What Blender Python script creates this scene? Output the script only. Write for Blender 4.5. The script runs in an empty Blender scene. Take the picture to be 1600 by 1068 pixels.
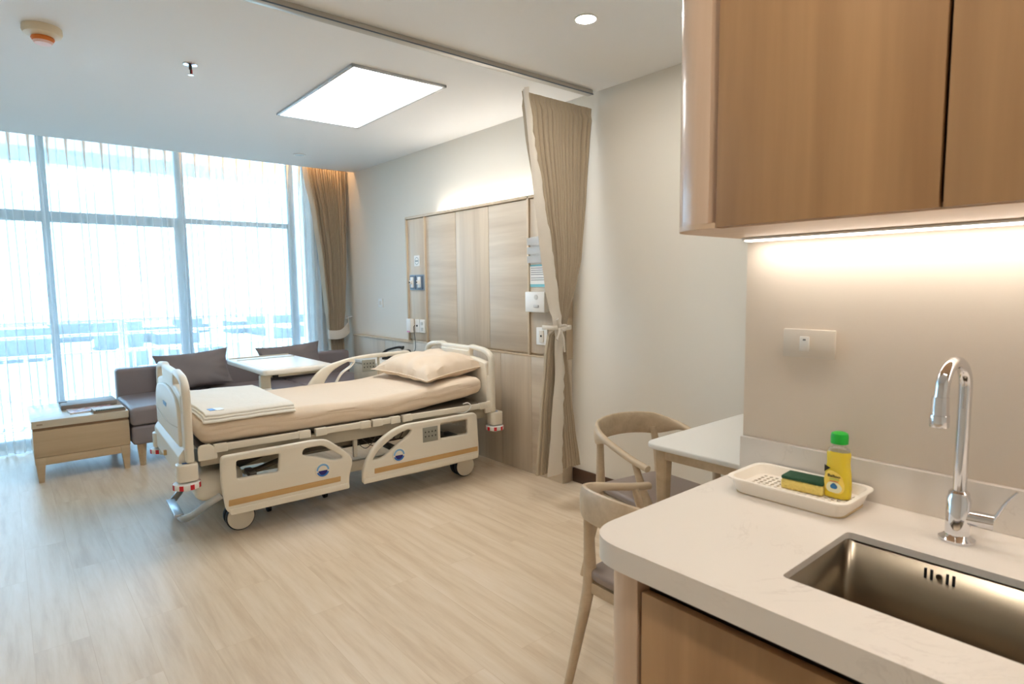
import bpy, bmesh, math, random
from math import sin, cos, pi, radians
from mathutils import Vector, Matrix, noise
S = bpy.context.scene
COL = S.collection
random.seed(4)

# ------------------------------------------------------------------ camera
cam_d = bpy.data.cameras.new('camera'); cam = bpy.data.objects.new('camera', cam_d); COL.objects.link(cam)
cam_d.sensor_width = 36; cam_d.lens = 942.18 / 1600 * 36; cam_d.clip_start = .02; cam_d.clip_end = 900
CH = 1.40
yaw, pitch, roll = .7008, .09546, -.012366
fw = Vector((sin(yaw)*cos(pitch), cos(yaw)*cos(pitch), -sin(pitch)))
rt = Vector((cos(yaw), -sin(yaw), 0)); up = rt.cross(fw)
r2 = rt*cos(roll) + up*sin(roll); u2 = -rt*sin(roll) + up*cos(roll)
m = Matrix((r2, u2, -fw)).transposed().to_4x4(); m.translation = Vector((0, 0, CH))
cam.matrix_world = m
cam_d.dof.use_dof = True; cam_d.dof.focus_distance = 4.2; cam_d.dof.aperture_fstop = 6.3
S.camera = cam

# ------------------------------------------------------------------ world, exposure, lights
S.view_settings.view_transform = 'Standard'; S.view_settings.look = 'None'
S.view_settings.gamma = 1; S.view_settings.use_curve_mapping = False
S.view_settings.exposure = 0.92
w = bpy.data.worlds.new('sky'); S.world = w; w.use_nodes = True
nt = w.node_tree; bg = nt.nodes['Background']
SKY = 4.4
tc = nt.nodes.new('ShaderNodeTexCoord'); sp = nt.nodes.new('ShaderNodeSeparateXYZ'); cr = nt.nodes.new('ShaderNodeValToRGB')
nt.links.new(tc.outputs['Generated'], sp.inputs[0]); nt.links.new(sp.outputs['Z'], cr.inputs[0]); nt.links.new(cr.outputs[0], bg.inputs[0])
cr.color_ramp.elements[0].position = 0.0; cr.color_ramp.elements[0].color = (.58, .80, 1, 1)
cr.color_ramp.elements[1].position = .6; cr.color_ramp.elements[1].color = (.50, .74, 1, 1)
bg.inputs[1].default_value = SKY
S.cycles.max_bounces = 10; S.cycles.diffuse_bounces = 5; S.cycles.glossy_bounces = 4
S.cycles.transparent_max_bounces = 16; S.cycles.transmission_bounces = 8
S.cycles.sample_clamp_indirect = 6; S.cycles.caustics_reflective = False; S.cycles.caustics_refractive = False
# portal that only guides the sampling of the sky through the window opening
pl = bpy.data.lights.new('window_portal', 'AREA'); pl.shape = 'RECTANGLE'; pl.size = 4.65; pl.size_y = 2.82
pl.cycles.is_portal = True
po = bpy.data.objects.new('window_portal', pl); COL.objects.link(po); po.location = (.6, 6.82, 1.42); po.rotation_euler = (radians(-90), 0, 0)
sun = bpy.data.lights.new('sun', 'SUN'); sun.energy = 30; sun.angle = radians(1.5); sun.color = (1, .96, .98)
sun_o = bpy.data.objects.new('sun', sun); COL.objects.link(sun_o)
sun_o.rotation_euler = Vector((-.12, -cos(radians(63)), -sin(radians(63)))).to_track_quat('-Z', 'Y').to_euler()
STRENGTH = dict(panel=6.6, down=275, strip=9.5, cove=12, pocket=12)

# ------------------------------------------------------------------ materials
def lin(c):
    c = c/255.
    return c/12.92 if c <= .04045 else ((c+.055)/1.055)**2.4
def C(r, g, b): return (lin(r), lin(g), lin(b), 1)
MATS = {}
def mat(name, col, rough=.5, metal=0, coat=0, bump=0, bscale=60, var=0, vscale=3, spec=.5, sheen=0, trans=0, emis=None, estr=0, alpha=1):
    if name in MATS: return MATS[name]
    m = bpy.data.materials.new(name); m.use_nodes = True; n = m.node_tree.nodes; l = m.node_tree.links
    b = n['Principled BSDF']; b.inputs['Base Color'].default_value = col; b.inputs['Roughness'].default_value = rough
    b.inputs['Metallic'].default_value = metal; b.inputs['Coat Weight'].default_value = coat
    b.inputs['Specular IOR Level'].default_value = spec; b.inputs['Sheen Weight'].default_value = sheen
    b.inputs['Transmission Weight'].default_value = trans; b.inputs['Alpha'].default_value = alpha
    if emis: b.inputs['Emission Color'].default_value = emis; b.inputs['Emission Strength'].default_value = estr
    t = n.new('ShaderNodeTexCoord')
    if var:
        nz = n.new('ShaderNodeTexNoise'); nz.inputs['Scale'].default_value = vscale; nz.inputs['Detail'].default_value = 4
        mx = n.new('ShaderNodeMix'); mx.data_type = 'RGBA'
        mx.inputs['A'].default_value = tuple(v*(1-var) for v in col[:3])+(1,); mx.inputs['B'].default_value = tuple(min(1, v*(1+var)) for v in col[:3])+(1,)
        l.new(t.outputs['Object'], nz.inputs['Vector']); l.new(nz.outputs['Fac'], mx.inputs['Factor']); l.new(mx.outputs['Result'], b.inputs['Base Color'])
    if bump:
        nb = n.new('ShaderNodeTexNoise'); nb.inputs['Scale'].default_value = bscale; nb.inputs['Detail'].default_value = 3
        bp = n.new('ShaderNodeBump'); bp.inputs['Strength'].default_value = bump; bp.inputs['Distance'].default_value = .01
        l.new(t.outputs['Object'], nb.inputs['Vector']); l.new(nb.outputs['Fac'], bp.inputs['Height']); l.new(bp.outputs[0], b.inputs['Normal'])
    MATS[name] = m; return m
def wood(name, c1, c2, axis='z', scale=1.0, rough=.45, knots=0, seed=0, coat=0):
    if name in MATS: return MATS[name]
    m = bpy.data.materials.new(name); m.use_nodes = True; n = m.node_tree.nodes; l = m.node_tree.links
    b = n['Principled BSDF']; b.inputs['Roughness'].default_value = rough; b.inputs['Coat Weight'].default_value = coat
    t = n.new('ShaderNodeTexCoord'); mp = n.new('ShaderNodeMapping')
    s = {'x': (.55, 9, 9), 'y': (9, .55, 9), 'z': (9, 9, .55)}[axis]
    mp.inputs['Scale'].default_value = tuple(v*scale for v in s); mp.inputs['Location'].default_value = (seed*3.1, seed*1.7, seed*2.3)
    l.new(t.outputs['Object'], mp.inputs[0])
    n1 = n.new('ShaderNodeTexNoise'); n1.inputs['Scale'].default_value = 1.2; n1.inputs['Detail'].default_value = 5; n1.inputs['Distortion'].default_value = .7
    l.new(mp.outputs[0], n1.inputs['Vector'])
    n2 = n.new('ShaderNodeTexNoise'); n2.inputs['Scale'].default_value = 7; n2.inputs['Detail'].default_value = 6
    l.new(mp.outputs[0], n2.inputs['Vector'])
    ad = n.new('ShaderNodeMath'); ad.operation = 'MULTIPLY_ADD'; ad.inputs[1].default_value = .35
    l.new(n2.outputs['Fac'], ad.inputs[0]); l.new(n1.outputs['Fac'], ad.inputs[2])
    rp = n.new('ShaderNodeValToRGB'); rp.color_ramp.elements[0].position = .45; rp.color_ramp.elements[1].position = .9
    rp.color_ramp.elements[0].color = c2; rp.color_ramp.elements[1].color = c1
    l.new(ad.outputs[0], rp.inputs[0]); l.new(rp.outputs[0], b.inputs['Base Color'])
    bp = n.new('ShaderNodeBump'); bp.inputs['Strength'].default_value = .08; bp.inputs['Distance'].default_value = .004
    l.new(n2.outputs['Fac'], bp.inputs['Height']); l.new(bp.outputs[0], b.inputs['Normal'])
    MATS[name] = m; return m
def emit(name, col, strength):
    if name in MATS: return MATS[name]
    m = bpy.data.materials.new(name); m.use_nodes = True; n = m.node_tree.nodes; l = m.node_tree.links
    n.remove(n['Principled BSDF']); e = n.new('ShaderNodeEmission'); e.inputs[0].default_value = col; e.inputs[1].default_value = strength
    l.new(e.outputs[0], n['Material Output'].inputs[0]); MATS[name] = m; return m

def floor_mat():
    m = bpy.data.materials.new('oak_vinyl_planks'); m.use_nodes = True; n = m.node_tree.nodes; l = m.node_tree.links
    b = n['Principled BSDF']; b.inputs['Roughness'].default_value = .36; b.inputs['Specular IOR Level'].default_value = .5
    t = n.new('ShaderNodeTexCoord'); mp = n.new('ShaderNodeMapping'); mp.inputs['Rotation'].default_value = (0, 0, radians(90))
    l.new(t.outputs['Object'], mp.inputs[0])
    br = n.new('ShaderNodeTexBrick'); br.inputs['Scale'].default_value = 1; br.inputs['Brick Width'].default_value = 1.22; br.inputs['Row Height'].default_value = .18
    br.inputs['Mortar Size'].default_value = .0012; br.inputs['Mortar Smooth'].default_value = .3; br.offset = .37; br.inputs['Bias'].default_value = 0
    br.inputs['Color1'].default_value = (0, 0, 0, 1); br.inputs['Color2'].default_value = (1, 1, 1, 1); br.inputs['Mortar'].default_value = (.5, .5, .5, 1)
    l.new(mp.outputs[0], br.inputs['Vector'])
    # shift grain per plank
    cx = n.new('ShaderNodeVectorMath'); cx.operation = 'MULTIPLY_ADD'; cx.inputs[1].default_value = (17, 17, 17)
    l.new(br.outputs['Color'], cx.inputs[0]); l.new(t.outputs['Object'], cx.inputs[2])
    m2 = n.new('ShaderNodeMapping'); m2.inputs['Scale'].default_value = (13, 1.0, 1); l.new(cx.outputs[0], m2.inputs[0])
    n1 = n.new('ShaderNodeTexNoise'); n1.inputs['Scale'].default_value = 1.4; n1.inputs['Detail'].default_value = 7; n1.inputs['Roughness'].default_value = .66; n1.inputs['Distortion'].default_value = .15
    l.new(m2.outputs[0], n1.inputs['Vector'])
    ad = n.new('ShaderNodeMath'); ad.operation = 'MULTIPLY_ADD'; ad.inputs[1].default_value = .07
    l.new(br.outputs['Color'], ad.inputs[0]); l.new(n1.outputs['Fac'], ad.inputs[2])
    rp = n.new('ShaderNodeValToRGB'); e = rp.color_ramp.elements
    e[0].position = .34; e[0].color = C(208, 184, 154); e[1].position = .80; e[1].color = C(235, 218, 197)
    k = rp.color_ramp.elements.new(.55); k.color = C(224, 204, 177)
    l.new(ad.outputs[0], rp.inputs[0])
    mx = n.new('ShaderNodeMix'); mx.data_type = 'RGBA'; mx.blend_type = 'MULTIPLY'; mx.inputs['B'].default_value = (.90, .86, .80, 1)
    l.new(br.outputs['Fac'], mx.inputs['Factor']); l.new(rp.outputs[0], mx.inputs['A']); l.new(mx.outputs['Result'], b.inputs['Base Color'])
    bp = n.new('ShaderNodeBump'); bp.inputs['Strength'].default_value = .06; bp.inputs['Distance'].default_value = .003
    l.new(n1.outputs['Fac'], bp.inputs['Height']); l.new(bp.outputs[0], b.inputs['Normal'])
    return m
def quartz():
    m = bpy.data.materials.new('veined_quartz'); m.use_nodes = True; n = m.node_tree.nodes; l = m.node_tree.links
    b = n['Principled BSDF']; b.inputs['Roughness'].default_value = .28
    t = n.new('ShaderNodeTexCoord'); nz = n.new('ShaderNodeTexNoise'); nz.inputs['Scale'].default_value = 4.5; nz.inputs['Detail'].default_value = 8; nz.inputs['Distortion'].default_value = 1.6; nz.inputs['Roughness'].default_value = .65
    l.new(t.outputs['Object'], nz.inputs['Vector'])
    sb = n.new('ShaderNodeMath'); sb.operation = 'SUBTRACT'; sb.inputs[1].default_value = .5; ab = n.new('ShaderNodeMath'); ab.operation = 'ABSOLUTE'
    l.new(nz.outputs['Fac'], sb.inputs[0]); l.new(sb.outputs[0], ab.inputs[0])
    n3 = n.new('ShaderNodeTexNoise'); n3.inputs['Scale'].default_value = 5; l.new(t.outputs['Object'], n3.inputs['Vector'])
    r3 = n.new('ShaderNodeValToRGB'); r3.color_ramp.elements[0].position = .5; r3.color_ramp.elements[1].position = .68; l.new(n3.outputs['Fac'], r3.inputs[0])
    rp = n.new('ShaderNodeValToRGB'); rp.color_ramp.elements[0].position = 0; rp.color_ramp.elements[0].color = (1, 1, 1, 1); rp.color_ramp.elements[1].position = .018; rp.color_ramp.elements[1].color = (0, 0, 0, 1)
    l.new(ab.outputs[0], rp.inputs[0])
    mu = n.new('ShaderNodeMath'); mu.operation = 'MULTIPLY'; l.new(rp.outputs[0], mu.inputs[0]); l.new(r3.outputs[0], mu.inputs[1])
    m3 = n.new('ShaderNodeMath'); m3.operation = 'MULTIPLY'; m3.inputs[1].default_value = .55; l.new(mu.outputs[0], m3.inputs[0])
    mx = n.new('ShaderNodeMix'); mx.data_type = 'RGBA'; mx.inputs['A'].default_value = C(224, 215, 204); mx.inputs['B'].default_value = C(196, 184, 172)
    l.new(m3.outputs[0], mx.inputs['Factor']); l.new(mx.outputs['Result'], b.inputs['Base Color'])
    return m
def sheer_mat():
    m = bpy.data.materials.new('sheer_voile'); m.use_nodes = True; n = m.node_tree.nodes; l = m.node_tree.links
    n.remove(n['Principled BSDF']); out = n['Material Output']
    tr = n.new('ShaderNodeBsdfTransparent'); tr.inputs[0].default_value = (1, 1, 1, 1)
    tl = n.new('ShaderNodeBsdfTranslucent'); tl.inputs[0].default_value = (.92, .95, .97, 1)
    df = n.new('ShaderNodeBsdfDiffuse'); df.inputs[0].default_value = (.9, .9, .9, 1)
    m1 = n.new('ShaderNodeMixShader'); m1.inputs[0].default_value = .5; l.new(tl.outputs[0], m1.inputs[1]); l.new(df.outputs[0], m1.inputs[2])
    lw = n.new('ShaderNodeLayerWeight'); lw.inputs['Blend'].default_value = .35
    mr = n.new('ShaderNodeMapRange'); mr.inputs['To Min'].default_value = .27; mr.inputs['To Max'].default_value = 1.0
    l.new(lw.outputs['Facing'], mr.inputs['Value'])
    m2 = n.new('ShaderNodeMixShader'); l.new(mr.outputs[0], m2.inputs[0]); l.new(tr.outputs[0], m2.inputs[1]); l.new(m1.outputs[0], m2.inputs[2])
    l.new(m2.outputs[0], out.inputs[0]); return m
def glass_pane():
    m = bpy.data.materials.new('tinted_glazing'); m.use_nodes = True; n = m.node_tree.nodes; l = m.node_tree.links
    n.remove(n['Principled BSDF']); out = n['Material Output']
    tr = n.new('ShaderNodeBsdfTransparent'); tr.inputs[0].default_value = (.81, .92, .97, 1)
    gl = n.new('ShaderNodeBsdfGlossy'); gl.inputs['Roughness'].default_value = .02
    fr = n.new('ShaderNodeFresnel'); fr.inputs[0].default_value = 1.45
    mx = n.new('ShaderNodeMixShader'); l.new(fr.outputs[0], mx.inputs[0]); l.new(tr.outputs[0], mx.inputs[1]); l.new(gl.outputs[0], mx.inputs[2])
    l.new(mx.outputs[0], out.inputs[0]); return m

M_ceil = mat('ceiling_paint', C(238, 238, 238), .75)
M_wall = mat('wallpaper_pale', C(232, 227, 217), .6, bump=.04, bscale=260)
M_kwall = mat('laminate_wall', C(234, 221, 205), .42, bump=.03, bscale=220)
M_floor = floor_mat()
M_base = mat('dark_baseboard', C(78, 55, 40), .4)
M_pan_v = wood('ash_vertical', C(214, 200, 180), C(184, 168, 148), 'z', .5)
M_pan_h = wood('ash_horizontal', C(216, 203, 184), C(188, 172, 152), 'y', .5, seed=3)
M_pan_f = wood('ash_frame', C(214, 196, 170), C(196, 176, 148), 'z', .8, seed=5)
M_oak_v = wood('cabinet_oak', C(183, 143, 99), C(150, 112, 75), 'z', .55, seed=2, rough=.42)
M_oak_p = wood('cabinet_oak_pale', C(214, 184, 156), C(190, 158, 128), 'z', .55, seed=6, rough=.3, coat=.35)
M_dark = mat('shadow_gap', C(58, 38, 24), .6)
M_quartz = quartz()
M_steel = mat('brushed_steel', C(150, 138, 120), .3, 1, bump=.03, bscale=30)
M_chrome = mat('chrome', C(225, 225, 228), .06, 1)
M_alu = mat('aluminium', C(196, 200, 204), .3, 1)
M_plast = mat('ivory_plastic', C(230, 222, 206), .38)
M_plast2 = mat('ivory_plastic_grooved', C(206, 194, 172), .45)
M_metal_c = mat('cream_painted_metal', C(206, 197, 178), .4)
M_grey = mat('grey_frame', C(128, 118, 104), .5)
M_dgrey = mat('dark_grey_steel', C(72, 66, 60), .45)
M_black = mat('black_rubber', C(24, 24, 26), .55)
M_stripe = wood('beech_stripe', C(206, 168, 112), C(186, 146, 92), 'x', 2)
M_sheet = mat('beige_sheet', C(226, 206, 182), .85, bump=.25, bscale=14, sheen=.2)
M_blank = mat('cream_blanket', C(232, 226, 214), .9, bump=.3, bscale=25, sheen=.3)
M_leather = mat('taupe_leather', C(138, 128, 130), .42, bump=.12, bscale=180)
M_leather2 = mat('taupe_fabric_pillow', C(130, 121, 122), .6, bump=.1, bscale=160)
M_table_w = mat('white_laminate', C(232, 228, 220), .35)
M_table_wood = wood('bleached_oak', C(212, 190, 158), C(188, 162, 128), 'x', .8, seed=4)
M_top_wood = wood('pale_laminate_top', C(214, 202, 182), C(196, 182, 160), 'x', .7, seed=7, rough=.25)
M_chair = wood('ash_chair', C(208, 187, 158), C(186, 163, 134), 'x', 1.2, seed=8, rough=.42)
M_seat = mat('taupe_seat', C(142, 126, 116), .5, bump=.06, bscale=200)
M_drape = mat('tan_drape', C(178, 162, 138), .8, bump=.2, bscale=120, sheen=.2)
M_drape2 = mat('drape_hem', C(222, 214, 202), .75, bump=.15, bscale=120)
M_sheer = sheer_mat(); M_glass = glass_pane()
M_frame = mat('window_frame', C(186, 204, 212), .45)
M_rail = mat('railing_paint', C(232, 236, 238), .5)
M_white = mat('white_plastic', C(238, 236, 232), .35)
M_switch = mat('switch_plate', C(226, 216, 202), .4)
M_blue = mat('blue_print', C(40, 110, 190), .4); M_lblue = mat('light_blue_print', C(120, 175, 222), .4); M_navy = mat('navy_print', C(22, 18, 110), .4)
M_red = mat('red_plastic', C(205, 28, 44), .4)
M_paper = mat('paper', C(240, 240, 238), .7); M_cyan = mat('cyan_border', C(126, 196, 208), .6); M_ink = mat('ink', C(70, 76, 90), .7)
M_plate_b = mat('outlet_plate_blue', C(130, 148, 168), .4)
M_green = mat('green_cap', C(26, 170, 50), .3); M_sponge = mat('yellow_sponge', C(240, 214, 120), .9, bump=.6, bscale=250)
M_scour = mat('green_scourer', C(38, 78, 52), .9, bump=.5, bscale=300)
M_orange = mat('orange_plastic', C(222, 120, 44), .4)
M_acryl = mat('clear_acrylic', C(232, 236, 240), .12, alpha=.35)
M_keypad = mat('keypad_grey', C(150, 150, 140), .45)

# ------------------------------------------------------------------ geometry helpers
def finish(bm, mats, name, sharp=35):
    me = bpy.data.meshes.new(name); bm.normal_update(); bm.to_mesh(me); bm.free()
    if not isinstance(mats, (list, tuple)): mats = [mats]
    for x in mats: me.materials.append(x)
    me.polygons.foreach_set('use_smooth', [True]*len(me.polygons))
    me.set_sharp_from_angle(angle=radians(sharp)); me.update(); return me
def obj(name, bm, mats, parent=None, loc=(0, 0, 0), rot=(0, 0, 0), sharp=35):
    me = bm if isinstance(bm, bpy.types.Mesh) else finish(bm, mats, name, sharp)
    o = bpy.data.objects.new(name, me); COL.objects.link(o)
    o.location = loc; o.rotation_euler = rot
    if parent: o.parent = parent
    return o
def tag(o, label=None, cat=None, group=None, kind=None):
    if label: o['label'] = label
    if cat: o['category'] = cat
    if group: o['group'] = group
    if kind: o['kind'] = kind
    return o
def thing(name, label, cat, loc=(0, 0, 0), rotz=0, group=None):
    o = bpy.data.objects.new(name, None); COL.objects.link(o); o.empty_display_size = .05
    o.location = loc; o.rotation_euler = (0, 0, rotz); return tag(o, label, cat, group)
def struct(name, bm, mats, label=None): return tag(obj(name, bm, mats), label, None, None, 'structure')
def NB(): return bmesh.new()
def join(bm, t, M=None, mi=0):
    if M is not None: t.transform(M)
    for f in t.faces: f.material_index = mi
    me = bpy.data.meshes.new('tmp'); t.to_mesh(me); t.free(); bm.from_mesh(me); bpy.data.meshes.remove(me); return bm
def box(bm, x0, x1, y0, y1, z0, z1, bev=0, seg=2, M=None, mi=0):
    t = bmesh.new(); bmesh.ops.create_cube(t, size=1)
    bmesh.ops.scale(t, vec=(x1-x0, y1-y0, z1-z0), verts=t.verts); bmesh.ops.translate(t, vec=((x0+x1)/2, (y0+y1)/2, (z0+z1)/2), verts=t.verts)
    if bev: bmesh.ops.bevel(t, geom=t.edges[:], offset=bev, segments=seg, profile=.5, affect='EDGES')
    return join(bm, t, M, mi)
def B(*a, **k): return box(NB(), *a, **k)
def cyl(bm, p0, p1, r0, r1=None, n=20, mi=0, bev=0):
    r1 = r0 if r1 is None else r1; p0, p1 = Vector(p0), Vector(p1); d = p1-p0
    t = bmesh.new(); bmesh.ops.create_cone(t, cap_ends=True, segments=n, radius1=r0, radius2=r1, depth=d.length)
    if bev:
        bmesh.ops.bevel(t, geom=[e for e in t.edges if len(e.link_faces) == 2 and any(len(f.verts) > 4 for f in e.link_faces)], offset=bev, segments=2, profile=.5, affect='EDGES')
    M = Matrix.Translation((p0+p1)/2) @ d.to_track_quat('Z', 'Y').to_matrix().to_4x4()
    return join(bm, t, M, mi)
def cr_spline(pts, n=8, closed=False):
    P = [Vector(p) for p in pts]; out = []; N = len(P)
    rng = range(N if closed else N-1)
    for i in rng:
        if closed: a, b, c, d = P[(i-1) % N], P[i], P[(i+1) % N], P[(i+2) % N]
        else: a, b, c, d = P[max(i-1, 0)], P[i], P[i+1], P[min(i+2, N-1)]
        for k in range(n):
            t = k/n
            out.append(.5*((2*b)+(c-a)*t+(2*a-5*b+4*c-d)*t*t+(3*b-a-3*c+d)*t**3))
    if not closed: out.append(P[-1].copy())
    return out
def sweep(bm, pts, sec, upv=(0, 0, 1), n=12, power=2.0, mi=0, cap=True, closed=False):
    """sec(t)->(half width sideways, half height up); superellipse section"""
    pts = [Vector(p) for p in pts]; upv = Vector(upv); rings = []; N = len(pts)
    for i, p in enumerate(pts):
        if closed: tan = (pts[(i+1) % N]-pts[(i-1) % N]).normalized()
        else: tan = (pts[min(i+1, N-1)]-pts[max(i-1, 0)]).normalized()
        side = tan.cross(upv)
        if side.length < 1e-4: side = tan.cross(Vector((1, 0, 0)))
        side.normalize(); u = side.cross(tan).normalized()
        a, b = sec(i/max(1, N-1)) if callable(sec) else (sec if isinstance(sec, tuple) else (sec, sec))
        ring = []
        for k in range(n):
            th = 2*pi*k/n; c, s = cos(th), sin(th)
            x = a*math.copysign(abs(c)**(2/power), c); y = b*math.copysign(abs(s)**(2/power), s)
            ring.append(bm.verts.new(p+side*x+u*y))
        rings.append(ring)
    fs = []
    for i in range(N if closed else N-1):
        r0, r1 = rings[i], rings[(i+1) % N]
        for k in range(n): fs.append(bm.faces.new((r0[k], r0[(k+1) % n], r1[(k+1) % n], r1[k])))
    if cap and not closed: fs.append(bm.faces.new(rings[0][::-1])); fs.append(bm.faces.new(rings[-1]))
    for f in fs: f.material_index = mi
    return bm
def lathe(bm, prof, n=32, M=None, mi=0):
    t = bmesh.new(); rings = []
    for r, z in prof: rings.append([t.verts.new((r*cos(2*pi*k/n), r*sin(2*pi*k/n), z)) for k in range(n)])
    for a, b in zip(rings, rings[1:]):
        for k in range(n): t.faces.new((a[k], a[(k+1) % n], b[(k+1) % n], b[k]))
    t.faces.new(rings[0][::-1]); t.faces.new(rings[-1])
    bmesh.ops.recalc_face_normals(t, faces=t.faces)
    return join(bm, t, M, mi)
def fillet(pts, r, n=4):
    out = []; N = len(pts)
    for i in range(N):
        a, b, c = Vector(pts[i-1][:2]), Vector(pts[i][:2]), Vector(pts[(i+1) % N][:2])
        rr = pts[i][2] if len(pts[i]) > 2 else r
        u, v = (a-b), (c-b); d = min(rr, u.length*.49, v.length*.49)
        p, q = b+u.normalized()*d, b+v.normalized()*d
        if rr <= 0: out.append(b); continue
        for k in range(n+1):
            t = k/n; out.append(p*(1-t)**2+b*2*t*(1-t)+q*t*t)
    return out
def plate(outlines, thick, bev=0.0, res=2):
    """2D outlines (first outer, the rest holes) -> mesh in XY extruded +-thick/2 in Z with rounded edges"""
    cu = bpy.data.curves.new('c', 'CURVE'); cu.dimensions = '2D'; cu.fill_mode = 'BOTH'
    cu.extrude = max(0, thick/2-bev); cu.bevel_depth = bev; cu.bevel_resolution = res; cu.offset = -bev
    for ol in outlines:
        s = cu.splines.new('POLY'); s.points.add(len(ol)-1); s.use_cyclic_u = True
        for i, p in enumerate(ol): s.points[i].co = (p[0], p[1], 0, 1)
    o = bpy.data.objects.new('c', cu); COL.objects.link(o)
    dg = bpy.context.evaluated_depsgraph_get(); me = bpy.data.meshes.new_from_object(o.evaluated_get(dg))
    bm = bmesh.new(); bm.from_mesh(me); bmesh.ops.remove_doubles(bm, verts=bm.verts, dist=1e-5)
    bpy.data.objects.remove(o); bpy.data.curves.remove(cu); bpy.data.meshes.remove(me); return bm
# orientation matrices for plates: XY plane -> world plane
def to_xz(y): return Matrix(((1, 0, 0, 0), (0, 0, -1, y), (0, 1, 0, 0), (0, 0, 0, 1)))     # x->x, y->z, z->-y
def to_yz(x): return Matrix(((0, 0, 1, x), (1, 0, 0, 0), (0, 1, 0, 0), (0, 0, 0, 1)))      # x->y, y->z, z->x
def add_plate(bm, outlines, thick, bev, M=None, mi=0): return join(bm, plate(outlines, thick, bev), M, mi)
def rrect(x0, x1, y0, y1, r, n=5): return fillet([(x0, y0), (x1, y0), (x1, y1), (x0, y1)], r, n)
def circle(cx, cy, r, n=28): return [(cx+r*cos(2*pi*k/n), cy+r*sin(2*pi*k/n)) for k in range(n)]
def rslab(lx, ly, lz, r, nx=16, ny=12, nz=5, f=None, rz=None):
    """rounded slab centred at the origin with dense quads; f(p)->p deforms"""
    t = bmesh.new(); h = Vector((lx/2, ly/2, lz/2)); vm = {}
    def V(p):
        k = (round(p[0], 5), round(p[1], 5), round(p[2], 5))
        if k in vm: return vm[k]
        p = Vector(p); q = Vector([max(-h[i]+r, min(h[i]-r, p[i])) for i in range(3)]); d = p-q
        co = q+d.normalized()*r if d.length > 1e-9 else p
        if f: co = f(co)
        vm[k] = t.verts.new(co); return vm[k]
    def lins(a, n):   # extra lines near the rounded ends
        L = [-a, -a+r*.3, -a+r*.65]+[-a+r+(2*a-2*r)*i/n for i in range(n+1)]+[a-r*.65, a-r*.3, a]
        return L
    X, Y, Z = lins(h.x, nx), lins(h.y, ny), lins(h.z, nz)
    for s in (-1, 1):
        for i in range(len(X)-1):
            for j in range(len(Y)-1):
                q = [V((X[a], Y[b], s*h.z)) for a, b in ((i, j), (i+1, j), (i+1, j+1), (i, j+1))]
                t.faces.new(q if s > 0 else q[::-1])
        for i in range(len(X)-1):
            for j in range(len(Z)-1):
                q = [V((X[a], s*h.y, Z[b])) for a, b in ((i, j), (i+1, j), (i+1, j+1), (i, j+1))]
                t.faces.new(q[::-1] if s > 0 else q)
        for i in range(len(Y)-1):
            for j in range(len(Z)-1):
                q = [V((s*h.x, Y[a], Z[b])) for a, b in ((i, j), (i+1, j), (i+1, j+1), (i, j+1))]
                t.faces.new(q if s > 0 else q[::-1])
    return t
def pillow_bm(a, b, th, n=26, pin=.10, wr=.006, seed=0, flange=0):
    t = bmesh.new(); G = {}
    for s in (1, -1):
        for i in range(n+1):
            for j in range(n+1):
                u, v = -1+2*i/n, -1+2*j/n
                if s < 0 and (i in (0, n) or j in (0, n)): G[(s, i, j)] = G[(1, i, j)]; continue
                x = a*u*(1-pin*(1-v*v)*abs(u)**2); y = b*v*(1-pin*(1-u*u)*abs(v)**2)
                e = max(0, (1-abs(u)**2.6)*(1-abs(v)**2.6)); z = s*th*e**.42
                k = noise.noise(Vector((x*7+seed, y*7, s*3)))*wr*4*(e**.3)
                ang = math.atan2(v, u); rad = math.hypot(u, v)
                k += sin(ang*14+seed)*wr*max(0, rad-.55)*2.2*(e > 0)
                G[(s, i, j)] = t.verts.new((x, y, z+k*s))
    for s in (1, -1):
        for i in range(n):
            for j in range(n):
                q = [G[(s, i, j)], G[(s, i+1, j)], G[(s, i+1, j+1)], G[(s, i, j+1)]]
                if len(set(q)) == 4: t.faces.new(q if s > 0 else q[::-1])
    return t
def text_mesh(s, size, ext=.0004):
    cu = bpy.data.curves.new('t', 'FONT'); cu.body = s; cu.size = size; cu.extrude = ext; cu.align_x = 'CENTER'; cu.align_y = 'CENTER'
    o = bpy.data.objects.new('t', cu); COL.objects.link(o); dg = bpy.context.evaluated_depsgraph_get()
    me = bpy.data.meshes.new_from_object(o.evaluated_get(dg)); bm = bmesh.new(); bm.from_mesh(me)
    bpy.data.objects.remove(o); bpy.data.curves.remove(cu); bpy.data.meshes.remove(me); return bm
def copy_tree(o, parent=None):
    c = o.copy(); COL.objects.link(c); c.parent = parent
    for ch in list(o.children): copy_tree(ch, c)
    return c

# ================================================================== SETTING
XW, CZ, YC, YG = 3.03, 2.63, 6.23, 6.95      # right wall, ceiling, ceiling edge at curtain pocket, glazing
XL, YB = -1.75, -1.9
struct('floor', B(XL-.1, 3.2, YB-.1, 7.1, -.1, 0), M_floor)
bm = B(XL-.1, 3.2, YB-.1, YC, CZ, CZ+.3); struct('ceiling', bm, M_ceil)
bm = B(XL-.1, 3.2, YC, 7.1, CZ+.22, CZ+.34); struct('trim_1', bm, M_ceil, 'recessed curtain pocket over the window')
struct('wall_right', B(XW, XW+.12, YB, 7.1, 0, CZ+.3), M_wall)
struct('wall_left', B(XL-.12, XL, YB, 7.1, 0, CZ+.3), M_wall)
struct('wall_back', B(XL, 3.1, YB-.12, YB, 0, CZ), M_wall)
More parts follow.
